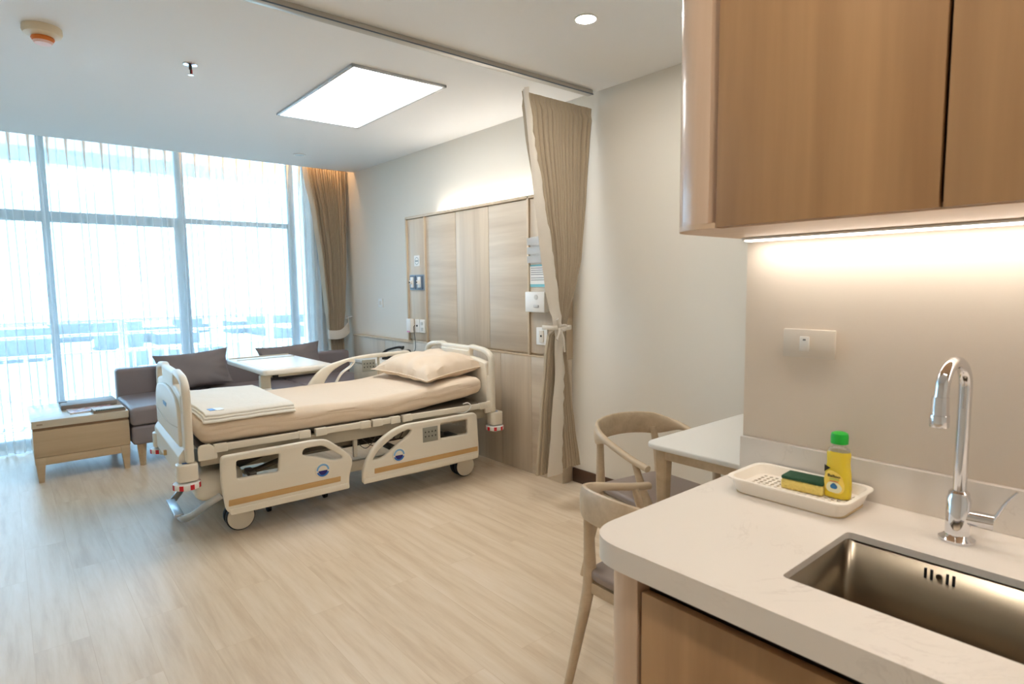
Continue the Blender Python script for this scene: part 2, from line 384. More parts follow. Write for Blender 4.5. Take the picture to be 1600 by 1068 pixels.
# partition behind the kitchenette and the service core behind it
struct('wall_kitchen', B(1.55, 1.67, YB, .845, 0, CZ), M_kwall)
struct('wall_nook', B(1.67, XW, .55, .70, 0, CZ), M_wall)
struct('baseboard_right', B(XW-.014, XW, .72, 2.925, 0, .10, .003), M_base)
# window wall: lintel above, side pier at right
struct('wall_window', box(B(XL, XW, 6.98, 7.10, 2.86, 2.97), 2.74, XW, 6.70, 7.10, 0, 2.97), M_wall)
win = struct('window_1', NB(), M_frame)
def bars(name, lst, m=M_frame):
    b = NB()
    for a in lst: box(b, *a, bev=.004)
    return obj(name, b, m, win)
FR = [(XL, 2.74, YG-.03, YG+.06, 0, .05), (XL, 2.74, YG-.03, YG+.06, 2.82, 2.87)]
for x0, x1 in ((-.72, -.66), (.328, .388), (1.43, 1.50), (2.56, 2.62)): FR.append((x0, x1, YG-.03, YG+.06, .05, 2.82))
bars('window_frame', FR)
bars('transom', [(XL, -.72, YG-.02, YG+.05, 2.015, 2.11), (-.66, .328, YG-.02, YG+.05, 2.015, 2.11), (.388, 1.43, YG-.02, YG+.05, 2.015, 2.11), (1.50, 2.56, YG-.02, YG+.05, 2.06, 2.11)])
bars('sash', [(.330, .386, YG-.04, YG, .05, 2.015), (1.385, 1.47, YG-.06, YG-.02, .05, 2.015), (2.53, 2.60, YG-.05, YG, .05, 2.06), (-.66, -.60, YG-.04, YG, .05, 2.015)])
for i, (x0, x1) in enumerate(((XL, -.72), (-.66, .328), (.388, 1.43), (1.50, 2.56), (2.62, 2.74))):
    obj('pane', B(x0, x1, YG+.01, YG+.018, .05, 2.82), M_glass, win)
struct('wall_outside', box(B(XL-1, 4.2, 7.10, 8.42, 2.90, 3.05), XL-1, 4.2, 8.2, 8.42, 2.74, 2.90), mat('soffit_paint', C(226, 230, 232), .8))
# balcony outside
struct('trim_2', B(XL-2, 4.2, 7.10, 8.42, -.25, -.03), mat('balcony_tiles', C(192, 202, 216), .8), 'balcony slab outside the window')
rl = thing('balcony_railing', 'pale grey horizontal bar railing outside the window behind the sheer curtains', 'railing', (1, 8.2, 0))
b = NB()
for z, h in ((1.045, .038), (.895, .032), (.69, .03), (.22, .03)): box(b, -4, 3.2, -.02, .02, z-h/2, z+h/2, .003)
obj('rail_bar', b, M_rail, rl)
b = NB()
for k in range(44): box(b, -4+k*.165, -3.965+k*.165, -.012, .012, .22, .69)
obj('baluster', b, M_rail, rl)
for x in (-1.5, .045, 1.7): obj('post', B(x-.04, x+.04, -.035, .035, -.03, 1.06, .004), M_rail, rl)
struct('ground', B(-500, 500, 12, 800, -24.2, -24), mat('far_ground', C(98, 108, 104), .9, var=.15, vscale=.02))
random.seed(11)
b = NB()
for k in range(70):
    x = random.uniform(-160, 260); y = random.uniform(160, 420); hh = random.uniform(3, 12); ww = random.uniform(8, 26)
    box(b, x, x+ww, y, y+ww, -24, -24+hh)
tag(obj('distant_building', b, mat('far_building', C(128, 132, 134), .8)), 'hazy pale city blocks far beyond the balcony', 'buildings', None, 'stuff')

# ================================================================== WINDOW CURTAINS
def sheer(x0, x1, name, label, wands, seed):
    random.seed(seed); t = thing(name, label, 'curtain', ((x0+x1)/2, 6.6, 0), 0, 'sheer curtains over the window')
    cx = (x0+x1)/2; b = NB(); per = .128; n = int((x1-x0)/per*20); zs = [.012, .08, .16, .18, .5, .9, 1.4, 1.9, 2.2, 2.4, 2.5, 2.58, 2.64, 2.70, 2.76, 2.82]
    ph = [random.uniform(-.5, .5) for _ in range(200)]
    rows = []
    for z in zs:
        r = []
        for i in range(n+1):
            x = x0+(x1-x0)*i/n; k = (x-x0)/per; c = int(k); fr = k-c
            top = max(0, (z-2.2)/.6)
            amp = .026*(1-top)+.010; sh = ph[c]*(1-fr)+ph[c+1]*fr
            y = amp*sin(2*pi*k+sh*(1-top))+.010*sin(2*pi*k*2.3+c+z*.7)*(1-top)
            # pinched pleat at the header
            pinch = math.exp(-((fr-.5)/.10)**2)*top*.045
            xs = x+.010*sin(2*pi*k*.5+z*1.1)*(1-top)-.017*(1-.75*top)*sin(4*pi*k+sh)
            r.append(b.verts.new((xs-cx, y-pinch, z)))
        rows.append(r)
    for r0, r1 in zip(rows, rows[1:]):
        for i in range(n): b.faces.new((r0[i], r0[i+1], r1[i+1], r1[i]))
    obj('sheer_panel', b, M_sheer, t, sharp=180)
    # doubled hem
    b = NB(); rr = []
    for z in (.014, .15):
        r = []
        for i in range(n+1):
            x = x0+(x1-x0)*i/n; k = (x-x0)/per; c = int(k); fr = k-c; sh = ph[c]*(1-fr)+ph[c+1]*fr
            y = .042*sin(2*pi*k+sh)+.010*sin(2*pi*k*2.3+c+z*.7)+.004
            r.append(b.verts.new((x+.010*sin(2*pi*k*.5+z*1.1)-.017*sin(4*pi*k+sh)-cx, y, z)))
        rr.append(r)
    for i in range(n): b.faces.new((rr[0][i], rr[0][i+1], rr[1][i+1], rr[1][i]))
    obj('hem', b, M_sheer, t, sharp=180)
    b = NB()
    for k in range(int((x1-x0)/per)):
        x = x0+(k+.5)*per-cx
        sweep(b, [(x, -.055, 2.80), (x, -.052, 2.70), (x, -.035, 2.60), (x+.004, -.02, 2.42)], lambda q: (.018*(1-q)+.001, .005), upv=(0, 1, 0), n=6)
    obj('pleat_heading', b, mat('sheer_heading', C(250, 246, 240), .9, alpha=.8), t)
    for x in wands: obj('wand', cyl(cyl(NB(), (x-cx, -.06, 1.49), (x-cx, -.055, 2.78), .006), (x-cx, -.06, 1.47), (x-cx, -.06, 1.49), .008), M_acryl, t)
    return t
sheer(XL+.03, .965, 'sheer_curtain', 'white sheer curtain covering the left half of the window, left of the centre gap', [.83], 3)
sheer(.955, 2.86, 'sheer_curtain', 'white sheer curtain covering the right half of the window behind the sofa', [1.01, 2.70], 5)
obj_tr = tag(obj('curtain_track', B(XL, XW-.02, 6.56, 6.62, 2.82, 2.85), M_white), 'white sheer curtain track hidden in the ceiling pocket', 'curtain track')

def drape(t, X0f, X1f, zs, Yc, nfold, ampf, mname, mtl, hemw=0, mhem=None, seedv=0, power=1, top=99, backf=None):
    """gathered drape between X0f(z) and X1f(z)"""
    b = NB(); n = nfold*14; rows = []
    random.seed(seedv); jit = [random.uniform(.35, 1.55) for _ in range(nfold+2)]
    for z in zs:
        a, c = X0f(z), X1f(z); r = []
        for i in range(n+1):
            u = i/n; k = u*nfold; q = int(k); fr = k-q
            am = ampf(z)*(jit[q]*(1-fr)+jit[q+1]*fr)
            w_ = (c-a)/nfold
            x = a+(c-a)*u-.16*w_*sin(2*pi*k); y = Yc+am*.8-2.0*am*abs(sin(pi*k))**.55+.25*am*sin(2*pi*k*.31+z)
            r.append(b.verts.new((x, y, z)))
        rows.append(r)
    for r0, r1 in zip(rows, rows[1:]):
        for i in range(n): b.faces.new((r0[i], r0[i+1], r1[i+1], r1[i]))
    return obj(mname, b, mtl, t, sharp=180)
def interp(tab):
    tab = sorted(tab)
    def f(z):
        if z <= tab[0][0]: return tab[0][1]
        for (z0, a), (z1, c) in zip(tab, tab[1:]):
            if z <= z1:
                t = (z-z0)/(z1-z0); t = t*t*(3-2*t)*.4+t*.6; return a+(c-a)*t
        return tab[-1][1]
    return f
ZS = [i*.05+.02 for i in range(56)]
wd = thing('window_drape', 'heavy tan drape gathered by the wall at the right end of the window', 'curtain', (0, 0, 0))
Lf = interp([(.02, 2.74), (.6, 2.765), (.87, 2.755), (1.0, 2.745), (1.657, 2.70), (2.13, 2.645), (2.64, 2.555), (2.8, 2.54)])
Rf = interp([(.02, 2.97), (.6, 2.93), (.87, 2.925), (1.1, 2.945), (1.73, 2.985), (2.3, 3.0), (2.8, 3.005)])
drape(wd, Lf, Rf, [z for z in ZS if z < 2.8], 6.42, 17, lambda z: .034 if z > 1.1 else .02, 'drape_panel', M_drape, seedv=2)
b = NB()
for k in range(6): # broad smooth leading folds on the window side
    pass
tb = NB(); sweep(tb, cr_spline([(2.99, 6.44, 1.03), (2.95, 6.335, .95), (2.88, 6.31, .885), (2.80, 6.315, .868), (2.735, 6.36, .872), (2.75, 6.42, .88)], 6), (.006, .05), n=10, power=3)
obj('tie_back', tb, M_drape2, wd)
obj('tie_hook', cyl(NB(), (3.03, 6.40, 1.06), (2.96, 6.42, 1.04), .006), M_alu, wd)

# divider curtain by the bed wall
dc = thing('divider_curtain', 'tan pleated privacy curtain tied back at the end of the ceiling track', 'curtain', (0, 0, 0))
YD = 2.73
Ld = interp([(.2, 2.488), (.5, 2.52), (.95, 2.57), (1.10, 2.60), (1.20, 2.585), (1.373, 2.545), (1.645, 2.50), (1.945, 2.455), (2.31, 2.415), (2.59, 2.388)])
Rd = interp([(.2, 2.875), (.46, 2.825), (.68, 2.79), (1.10, 2.735), (1.288, 2.79), (1.575, 2.88), (1.987, 2.935), (2.275, 2.965), (2.561, 3.005)])
Hd = interp([(.2, 2.64), (.95, 2.665), (1.10, 2.675), (1.25, 2.655), (1.57, 2.60), (1.877, 2.53), (2.31, 2.44), (2.59, 2.40)])
zz = [.20+i*.04 for i in range(59)]
drape(dc, lambda z: (Ld(z)+.004 if z < 1.1 else Hd(z)-.004), Rd, zz, YD, 19, lambda z: .010 if z > 2.53 else .004 if z > 2.48 else (.026 if z > 1.3 else .016), 'drape_panel', M_drape, seedv=7)
# light hem band along the leading edge, slightly in front
b = NB(); rows = []
for z in zz:
    lo = max(0, min(1, (1.15-z)/.3)); a, c = Ld(z)+.035*lo-.022*(1-lo), Hd(z)+.012*lo-.022*(1-lo); r = []
    for i in range(11):
        u = i/10; y = YD-.075+.02*lo-.010*sin(u*pi)-.0045*sin(z*55+u*3+sin(z*17)*2)*(.3+u)-.012*lo; r.append(b.verts.new((a+(c-a)*u, y+.02*(1-u)*(z > 1.2), z)))
    r.append(b.verts.new((c+.004, YD-.02, z)))
    rows.append(r)
for r0, r1 in zip(rows, rows[1:]):
    for i in range(11): b.faces.new((r0[i], r0[i+1], r1[i+1], r1[i]))
tag(obj('hem_band', b, M_drape2, dc, sharp=180), 'pale leading hem band')
b = NB(); sweep(b, cr_spline([(2.575, YD-0.070, 1.13), (2.62, YD-0.092, 1.128), (2.68, YD-0.085, 1.125), (2.745, YD-0.060, 1.125), (2.76, YD+.02, 1.125), (2.68, YD+.05, 1.125), (2.57, YD+.02, 1.13)], 6, closed=True), (.003, .014), n=8, closed=True)
sweep(b, cr_spline([(2.60, YD-0.100, 1.13), (2.575, YD-0.115, 1.165), (2.565, YD-0.120, 1.185)], 5), (.012, .004), n=8, upv=(0, 1, 0))
sweep(b, cr_spline([(2.60, YD-0.100, 1.13), (2.585, YD-0.115, 1.10), (2.56, YD-0.120, 1.06)], 5), (.011, .004), n=8, upv=(0, 1, 0))
sweep(b, cr_spline([(2.60, YD-0.100, 1.13), (2.62, YD-0.115, 1.07), (2.628, YD-0.118, .98)], 5), (.008, .003), n=8, upv=(0, 1, 0))
sweep(b, cr_spline([(2.60, YD-0.100, 1.13), (2.63, YD-0.115, 1.115), (2.645, YD-0.118, 1.14), (2.62, YD-0.110, 1.145), (2.60, YD-0.100, 1.13)], 5), (.008, .003), n=8, upv=(0, 1, 0))
obj('tie_ribbon', b, M_drape2, dc)
tk = thing('curtain_track', 'grey ceiling track crossing the room above the bed foot and holding the privacy curtain', 'curtain track', (.9, YD, CZ))
obj('track_rail', B(-2.6, 2.09, -.022, .022, -.03, 0, .003), M_metal_c if False else mat('track_grey', C(190, 186, 178), .35, .3), tk)
obj('track_slot', B(-2.6, 2.09, -.026, -.022, -.029, -.024), mat('track_dark', C(90, 104, 120), .4), tk)

# ================================================================== HEADBOARD WALL PANEL + WAINSCOT
XP = 2.92
hb = thing('headboard_panel', 'tall pale ash wall panel with alternating grain boards behind the bed', 'wall panel', (XP, 4, 0))
obj('panel_case', B(.03, .108, -1.07, .98, .885, 2.01), M_pan_f, hb)
def board(y0, y1, z0, z1, m, x=.02, name='board', par=None, t=.02): return obj(name, B(x-.006, x+t-.006, y0-4, y1-4, z0, z1, .0015), m, par or hb)
board(4.672, 4.972, .90, 2.005, M_pan_v); board(4.193, 4.652, .90, 2.005, M_pan_h); board(3.748, 4.189, .90, 2.005, M_pan_v)
board(3.283, 3.744, .90, 2.005, M_pan_h); board(2.945, 3.263, .90, 2.005, M_pan_v)
b = NB()
for y0, y1 in ((4.968, 4.988), (4.652, 4.672), (3.263, 3.283), (2.93, 2.948)): box(b, 0, .045, y0-4, y1-4, .885, 2.03, .002)
box(b, 0, .108, -1.07, .988, 2.008, 2.03, .002)
obj('panel_frame', b, M_pan_f, hb)
wn = thing('wainscot_panel', 'low pale wood wainscot running along the bed wall under the headboard', 'wall panel', (XP, 4, 0))
ys = [2.93, 3.25, 3.60, 4.0, 4.45, 4.9, 5.5, 6.2]
for i in range(7):
    board(ys[i]+.001, ys[i+1]-.001, 0, .872, M_pan_h if i == 0 else M_pan_v, x=.008 if ys[i] < 4.8 else .035, name='board', par=wn, t=.1)
b = NB(); box(b, 0, .108, -1.07, .9, .872, .885, .002); box(b, .02, .108, .9, 2.2, .856, .872, .002); obj('top_rail', b, M_pan_f, wn)
ld = tag(obj('cove_light', B(2.985, 3.015, 3.05, 4.55, 2.032, 2.04), emit('cove_led', (1, .93, .84, 1), STRENGTH['cove'])), 'warm white light strip hidden on top of the headboard panel', 'light strip')

# wall fittings -------------------------------------------------
def wplate(name, y0, y1, z0, z1, m, par, x=.0, t=.008, r=.006, depth=0): # plate on the XP plane
    return obj(name, join(NB(), plate([rrect(y0-4, y1-4, z0, z1, r)], t, .0015), to_yz(x-t/2)), m, par)
def fit(name, label, cat, x=XP+.0135): return thing(name, label, cat, (x+.001, 4, 0))
s = fit('wall_sticker', 'small white rounded square sticker high on the headboard panel', 'sticker')
wplate('sticker_face', 4.768, 4.86, 1.574, 1.672, M_white, s, t=.002)
b = join(NB(), plate([circle(.814, 1.622, .034), circle(.814, 1.622, .029)], .001, 0), to_yz(-.003)); box(b, -.0035, -.002, .79, .838, 1.615, 1.629); obj('sticker_symbol', b, mat('symbol_grey', C(150, 160, 160), .5), s)
s = fit('gas_outlet', 'blue grey double medical outlet plate on the headboard panel', 'medical outlet')
wplate('outlet_plate', 4.679, 4.929, 1.357, 1.497, M_plate_b, s, t=.012)
for y in (4.745, 4.868):
    o = wplate('outlet', y-.048, y+.048, 1.367, 1.487, mat('outlet_frame', C(96, 112, 132), .4), s, x=-.012, t=.01)
    o2 = obj('outlet_insert', box(B(-.03, -.022, y-4-.024, y-4+.024, 1.38, 1.476, .002), -.05, -.022, y-4-.014, y-4+.014, 1.41, 1.445, .004), M_white, o)
    obj('outlet_port', cyl(NB(), (-.056, y-4, 1.428), (-.04, y-4, 1.428), .008), M_dgrey, o)
s = fit('nurse_call_unit', 'white call handset holder low on the headboard panel, left of two white plates', 'call unit')
obj('unit_body', B(-.045, 0, .885, .964, .962, 1.09, .006), M_white, s); obj('unit_label', B(-.047, -.045, .90, .95, .965, .978), mat('pink_label', C(230, 150, 190), .5), s)
s = fit('phone_socket', 'white phone socket plate with black cord beside the call handset holder', 'socket')
wplate('socket_plate', 4.79, 4.862, .966, 1.088, M_white, s, t=.01); obj('socket_hole', B(-.016, -.008, .818, .834, 1.02, 1.036, .002), M_black, s)
s = fit('power_socket', 'white double power socket plate right of the phone socket', 'socket')
wplate('socket_plate', 4.70, 4.78, .966, 1.088, M_white, s, t=.01)
for z in (1.0, 1.052): obj('socket_outlet', B(-.014, -.009, .722, .758, z-.014, z+.014, .003), mat('socket_grey', C(206, 206, 202), .4), s)
s = fit('document_holder', 'clear three pocket document holder on the wall panel beside the privacy curtain', 'document holder')
for z in (1.675, 1.61, 1.548): obj('pocket', B(-.03, -.004, -.965, -.735, z-.0, z+.052, .002), M_acryl, s)
obj('back_plate', B(-.004, 0, -.965, -.735, 1.545, 1.735, .001), M_acryl, s)
s = fit('notice_card', 'notice sheet with light blue border above the white dispenser box', 'notice')
obj('card', B(-.003, 0, -.95, -.735, 1.378, 1.537), M_cyan, s); obj('sheet', B(-.0045, -.003, -.92, -.735, 1.398, 1.525), M_paper, s)
b = NB()
for k, z in enumerate((1.512, 1.497, 1.482, 1.467, 1.443, 1.428)): box(b, -.006, -.0045, -.905+.012*(k % 3 > 0), -.75, z-.0016, z+.0016)
obj('text_line', b, M_ink, s)
s = fit('dispenser_box', 'white wall dispenser box with round speaker and button below the notice', 'dispenser')
obj('dispenser_body', B(-.05, 0, -.935, -.732, 1.20, 1.345, .006), M_white, s)
obj('speaker_grille', cyl(NB(), (-.053, -.85, 1.307), (-.049, -.85, 1.307), .018), mat('grille', C(215, 213, 208), .5), s)
obj('button', B(-.055, -.049, -.878, -.826, 1.233, 1.251, .004), mat('button_grey', C(196, 194, 190), .4), s)
s = fit('nurse_socket', 'white single socket plate beside the tied part of the privacy curtain', 'socket')
wplate('socket_plate', 3.08, 3.194, .965, 1.09, M_white, s, t=.01); wplate('socket_insert', 3.115, 3.16, .985, 1.07, M_switch, s, x=-.01, t=.006)
obj('socket_hole', cyl(NB(), (-.018, -.862, 1.03), (-.014, -.862, 1.03), .008), M_black, s)
s = thing('wall_switch', 'small square white switch on the pale wall between drape and headboard', 'switch', (XW, 5.705, 1.222))
obj('switch_plate', B(-.01, 0, -.045, .045, -.045, .045, .003), M_white, s); obj('switch_button', B(-.014, -.01, -.018, .018, -.02, .02, .002), M_switch, s)

# ================================================================== CEILING FITTINGS
cl = thing('ceiling_panel_light', 'large glowing rectangular light panel with thin frame on the ceiling', 'ceiling light', (1.895, 3.83, CZ), radians(-.6))
b = NB(); HX, HY = .312, .62
for a in ((-HX, HX, -HY, -HY+.018), (-HX, HX, HY-.018, HY), (-HX, -HX+.018, -HY, HY), (HX-.018, HX, -HY, HY)): box(b, a[0], a[1], a[2], a[3], -.014, 0, .001)
obj('light_frame', b, mat('light_frame', C(196, 200, 204), .4, .4), cl)
obj('diffuser', B(-HX+.018, HX-.018, -HY+.018, HY-.018, -.008, -.002), emit('panel_glow', (1, .98, .95, 1), STRENGTH['panel']), cl)
def downlight(x, y, label, on=True, group='round downlights', power=None, extra=1.0):
    t = thing('downlight', label, 'ceiling light', (x, y, CZ), 0, None)
    obj('trim_ring', join(NB(), plate([circle(0, 0, .056), circle(0, 0, .046)], .006, .002), Matrix.Translation((0, 0, -.003))), M_white, t)
    obj('lens', cyl(NB(), (0, 0, -.004), (0, 0, -.001), .047, n=28), emit('downlight_glow', (1, .935, .86, 1), STRENGTH['down']*1.0) if on else mat('lens_off', C(196, 206, 212), .3), t)
    return t
downlight(2.178, 2.018, 'lit round downlight on the ceiling between curtain track and kitchen cabinet')
downlight(2.228, 5.69, 'unlit round downlight on the ceiling close to the window curtains', False)
downlight(.42, .45, 'added unseen downlight that brightens the kitchenette fronts')  # lamp added out of view as warm fill on the kitchenette
downlight(.40, -.6, 'added unseen downlight behind the camera that warms the foreground')  # also added, behind the camera, to light the foreground
sd = thing('smoke_detector', 'cream and orange smoke detector on the ceiling at the upper left', 'smoke detector', (.237, 3.688, CZ))
obj('detector_base', lathe(NB(), [(.05, 0), (.078, 0), (.08, -.02), (.074, -.034), (.045, -.045)][::-1]), mat('detector_cream', C(226, 212, 186), .5), sd)
obj('detector_band', lathe(NB(), [(.0, -.043), (.044, -.043), (.047, -.052), (.040, -.064), (0, -.064)]), M_orange, sd)
obj('detector_cap', lathe(NB(), [(0, -.064), (.040, -.064), (.034, -.074), (.0, -.076)]), mat('detector_pink', C(238, 200, 190), .5), sd)
sk = thing('sprinkler_head', 'small chrome sprinkler hanging from the ceiling between detector and light panel', 'sprinkler', (.888, 3.775, CZ))
obj('escutcheon', lathe(NB(), [(0, 0), (.038, 0), (.036, -.006), (.012, -.012), (0, -.012)]), M_chrome, sk)
obj('sprinkler_body', cyl(cyl(NB(), (0, 0, -.03), (0, 0, -.01), .008), (0, 0, -.055), (0, 0, -.03), .004), M_dgrey, sk)
obj('deflector', cyl(NB(), (0, 0, -.06), (0, 0, -.057), .015), M_chrome, sk)
obj('glass_bulb', cyl(NB(), (0.006, 0, -.054), (0.006, 0, -.03), .003), M_red, sk)
tag(obj('pocket_light', B(1.6, 3.0, 6.29, 6.31, 2.80, 2.815), emit('pocket_led', (1, .58, .28, 1), STRENGTH['pocket'])), 'warm light strip glowing at the top of the tan drape', 'light strip')
tag(obj('pocket_light', B(XL, 1.6, 6.29, 6.31, 2.80, 2.815), emit('pocket_led2', (1, .86, .76, 1), STRENGTH['pocket']*.18)), 'warm light strip in the ceiling pocket above the sheer curtains', 'light strip')

# ================================================================== HOSPITAL BED
BED = thing('hospital_bed', 'ivory electric hospital bed with lowered side rails standing against the headboard panel', 'hospital bed', (1.762, 3.941, 0), radians(-2.9))
def bp(name, bm, m, parent=None, **k): return obj(name, bm, m, parent or BED, **k)
SY = -.50
# near side rails (outlines in bed x / height)
foot_out = [(-.872, .155, .05), (-.893, .33, .1), (-.890, .488, .03), (-.376, .494, .05), (-.300, .486, .06), (-.205, .41, .05), (-.132, .335, .05), (-.165, .245, .06), (-.168, .153, .015), (-.55, .146, .2)]
foot_holes = [[(-.810, .347), (-.810, .449), (-.578, .447), (-.588, .345)], [(-.452, .415, .02), (-.438, .452, .02), (-.325, .452, .03), (-.205, .362, .02), (-.215, .350, .01), (-.275, .352, .03), (-.35, .388, .05)]]
head_out = [(-.080, .160, .02), (-.083, .235, .05), (-.052, .31, .08), (.012, .402, .08), (.108, .464, .08), (.21, .496, .08), (.765, .499, .02), (.790, .478, .02), (.803, .22, .05), (.797, .175, .02), (.770, .163, .03), (.4, .155, .3)]
head_holes = [[(-.010, .303, .01), (.035, .360, .03), (.15, .434, .06), (.245, .460, .03), (.272, .452, .01), (.255, .425, .03), (.195, .390, .05), (.125, .345, .05), (.055, .303, .02)], [(.489, .357), (.489, .460), (.708, .460), (.711, .356)]]
def rail(out, holes, y, name, shape_label, mirror=False):
    o = bp(name, join(NB(), plate([fillet(out, .03, 5)]+[fillet(h, .012, 4) for h in holes], .034, .011), to_xz(y)), M_plast); tag(o, shape_label); return o
fr = rail(foot_out, foot_holes, SY, 'side_rail', 'foot side rail with one rectangular opening')
hr = rail(head_out, head_holes, SY, 'side_rail', 'head side rail with grey keypad and curved opening')
def emblem(par, cx, cz, y, r=.046):
    yy = y
    e = obj('emblem', join(NB(), plate([circle(cx, cz, r)], .004, .001), to_xz(yy)), M_plast, par)
    obj('emblem_ring', join(NB(), plate([[(cx+r*.84*cos(a*pi/20), cz+r*.84*sin(a*pi/20)) for a in range(0, 21)]+[(cx+r*.62*cos(a*pi/20), cz+r*.62*sin(a*pi/20)) for a in range(20, -1, -1)]], .001, 0), to_xz(yy-.0026)), M_lblue, e)
    obj('emblem_arc', join(NB(), plate([[(cx+r*.84*cos(a*pi/20), cz+r*.84*sin(a*pi/20)) for a in range(22, 39)]+[(cx+r*.62*cos(a*pi/20), cz+r*.62*sin(a*pi/20)) for a in range(38, 21, -1)]], .001, 0), to_xz(yy-.0026)), M_blue, e)
    obj('emblem_center', join(NB(), plate([[(cx+r*.58*cos(pi+a*pi/16), cz-.002+r*.58*sin(pi+a*pi/16)) for a in range(17)]], .001, 0), to_xz(yy-.0026)), M_navy, e)
emblem(fr, -.333, .303, SY-.018); emblem(hr, .171, .304, SY-.018)
obj('stripe', join(NB(), plate([fillet([(-.862, .203), (-.226, .212), (-.224, .243), (-.860, .238)], .004)], .003, .0005), to_xz(SY-.018)), M_stripe, fr)
obj('stripe', join(NB(), plate([fillet([(-.002, .213), (.787, .221), (.788, .253), (-.001, .246)], .004)], .003, .0005), to_xz(SY-.018)), M_stripe, hr)
obj('skirt', join(NB(), plate([fillet([(-.855, .150), (-.17, .156), (-.17, .190), (-.862, .186)], .01)], .010, .004), to_xz(SY-.016)), M_plast, fr)
obj('skirt', join(NB(), plate([fillet([(-.078, .160), (.79, .170), (.79, .204), (-.076, .192)], .01)], .010, .004), to_xz(SY-.016)), M_plast, hr)
def keypad(par, x0, x1, z0, z1, y, s=-1):
    k = obj('keypad', B(x0, x1, min(y, y+s*.004), max(y, y+s*.004), z0, z1, .001), M_keypad, par)
    for row, up_ in ((.70, 1), (.36, -1)):
        for i in range(4):
            cx = x0+(x1-x0)*(.16+.225*i); cz = z0+(z1-z0)*row; d = .006*up_
            obj('key_symbol', join(NB(), plate([[(cx-.006, cz-d), (cx+.006, cz-d), (cx, cz+d)]], .001, 0), to_xz(y+s*.005)), M_black, k)
keypad(hr, .350, .464, .354, .453, SY-.016)
for sx in (-.72, -.35, .15, .62): bp('rail_arm', B(sx-.02, sx+.02, -.49, -.36, .33, .36, .006), M_dgrey)
# far side rails: the foot one lowered, the head one raised
far_l = bp('side_rail', join(NB(), plate([fillet(foot_out, .03, 5)]+[fillet(h, .012, 4) for h in foot_holes], .034, .011), to_xz(.50)), M_plast); tag(far_l, 'far foot side rail, lowered')
up_out = [(-.08, .62, .02), (-.065, .668, .05), (.005, .752, .09), (.09, .802, .1), (.28, .846, .15), (.45, .858, .1), (.78, .864, .04), (.812, .83, .03), (.805, .60, .03), (.4, .55, .1), (.0, .55, .05)]
up_holes = [[(.045, .62, .02), (.055, .665, .03), (.11, .745, .05), (.19, .79, .05), (.28, .822, .02), (.30, .815, .01), (.265, .775, .04), (.19, .735, .05), (.12, .62, .02)], [(.52, .725, .01), (.52, .822, .01), (.755, .832, .02), (.76, .725, .01)]]
ur = bp('side_rail', join(NB(), plate([fillet(up_out, .03, 5)]+[fillet(h, .012, 4) for h in up_holes], .036, .012), to_xz(.49)), M_plast); tag(ur, 'raised far side rail with keypad')
keypad(ur, .362, .476, .722, .815, .472)
# head and foot boards
def endboard(x, label, flip):
    out = [(-.49, .47, .02), (-.492, .885, .05), (-.41, .935, .05), (-.215, .952, .03), (-.175, .938, .02), (.175, .938, .02), (.215, .952, .03), (.41, .935, .05), (.492, .885, .05), (.49, .47, .02)]
    holes = []
    for s in (-1, 1):
        h = [(s*.448, .74, .006), (s*.448, .872, .03), (s*.38, .898, .03), (s*.212, .916, .01), (s*.205, .862, .006), (s*.30, .857, .03), (s*.425, .835, .02), (s*.430, .74, .006)]
        holes.append(h if s < 0 else h)
    o = bp('foot_board' if flip else 'head_board', join(NB(), plate([fillet(out, .03, 5)]+[fillet(h, .01, 4) for h in holes], .042, .014), to_yz(x)), M_plast)
    return o
HBD = endboard(.955, '', False)
obj('board_panel', join(NB(), plate([fillet([(-.44, .50), (-.44, .73), (-.42, .828), (-.3, .85), (-.2, .855), (-.2, .905, .01), (.2, .905, .01), (.2, .855), (.3, .85), (.42, .828), (.44, .73), (.44, .50)], .02)], .05, .008), to_yz(.953)), M_plast, HBD)
FBD = endboard(-1.03, '', True)
# outer shield with skirt on the foot board
obj('shield', join(NB(), plate([fillet([(-.40, .545, .02), (-.40, .765, .03), (-.33, .805, .05), (-.1, .838, .15), (.12, .838, .15), (.37, .80, .08), (.44, .73, .04), (.44, .545, .02)], .03)], .03, .010), to_yz(-1.052)), M_plast, FBD)
b = NB(); sweep(b, [(-1.069, -.39+.83*i/20, .655-.03*sin(pi*i/20)) for i in range(21)], (.002, .003), n=6); obj('shield_groove', b, M_plast2, FBD)
b = join(NB(), plate([fillet([(-.041, 0), (.035, 0), (.035, .12), (.0, .17), (-.02, .17), (-.041, .10)], .008)], .94, .004), Matrix(((-1, 0, 0, -1.045), (0, 0, 1, .02), (0, 1, 0, .385), (0, 0, 0, 1)))); obj('skirt', b, M_plast, FBD)
obj('name_badge', join(NB(), plate([fillet([(-.03, .735), (.10, .735), (.085, .712), (-.015, .712)], .01)], .002, 0), to_yz(-1.0685)), M_lblue, FBD)
obj('badge_white_strip', join(NB(), plate([fillet([(-.02, .710), (.09, .710), (.08, .705), (-.01, .705)], .002)], .002, 0), to_yz(-1.0685)), M_white, FBD)  # white lower strip of the blue and white badge
obj('latch_slot', B(-1.10, -1.084, -.05, -.03, .43, .46, .002), M_stripe, FBD)
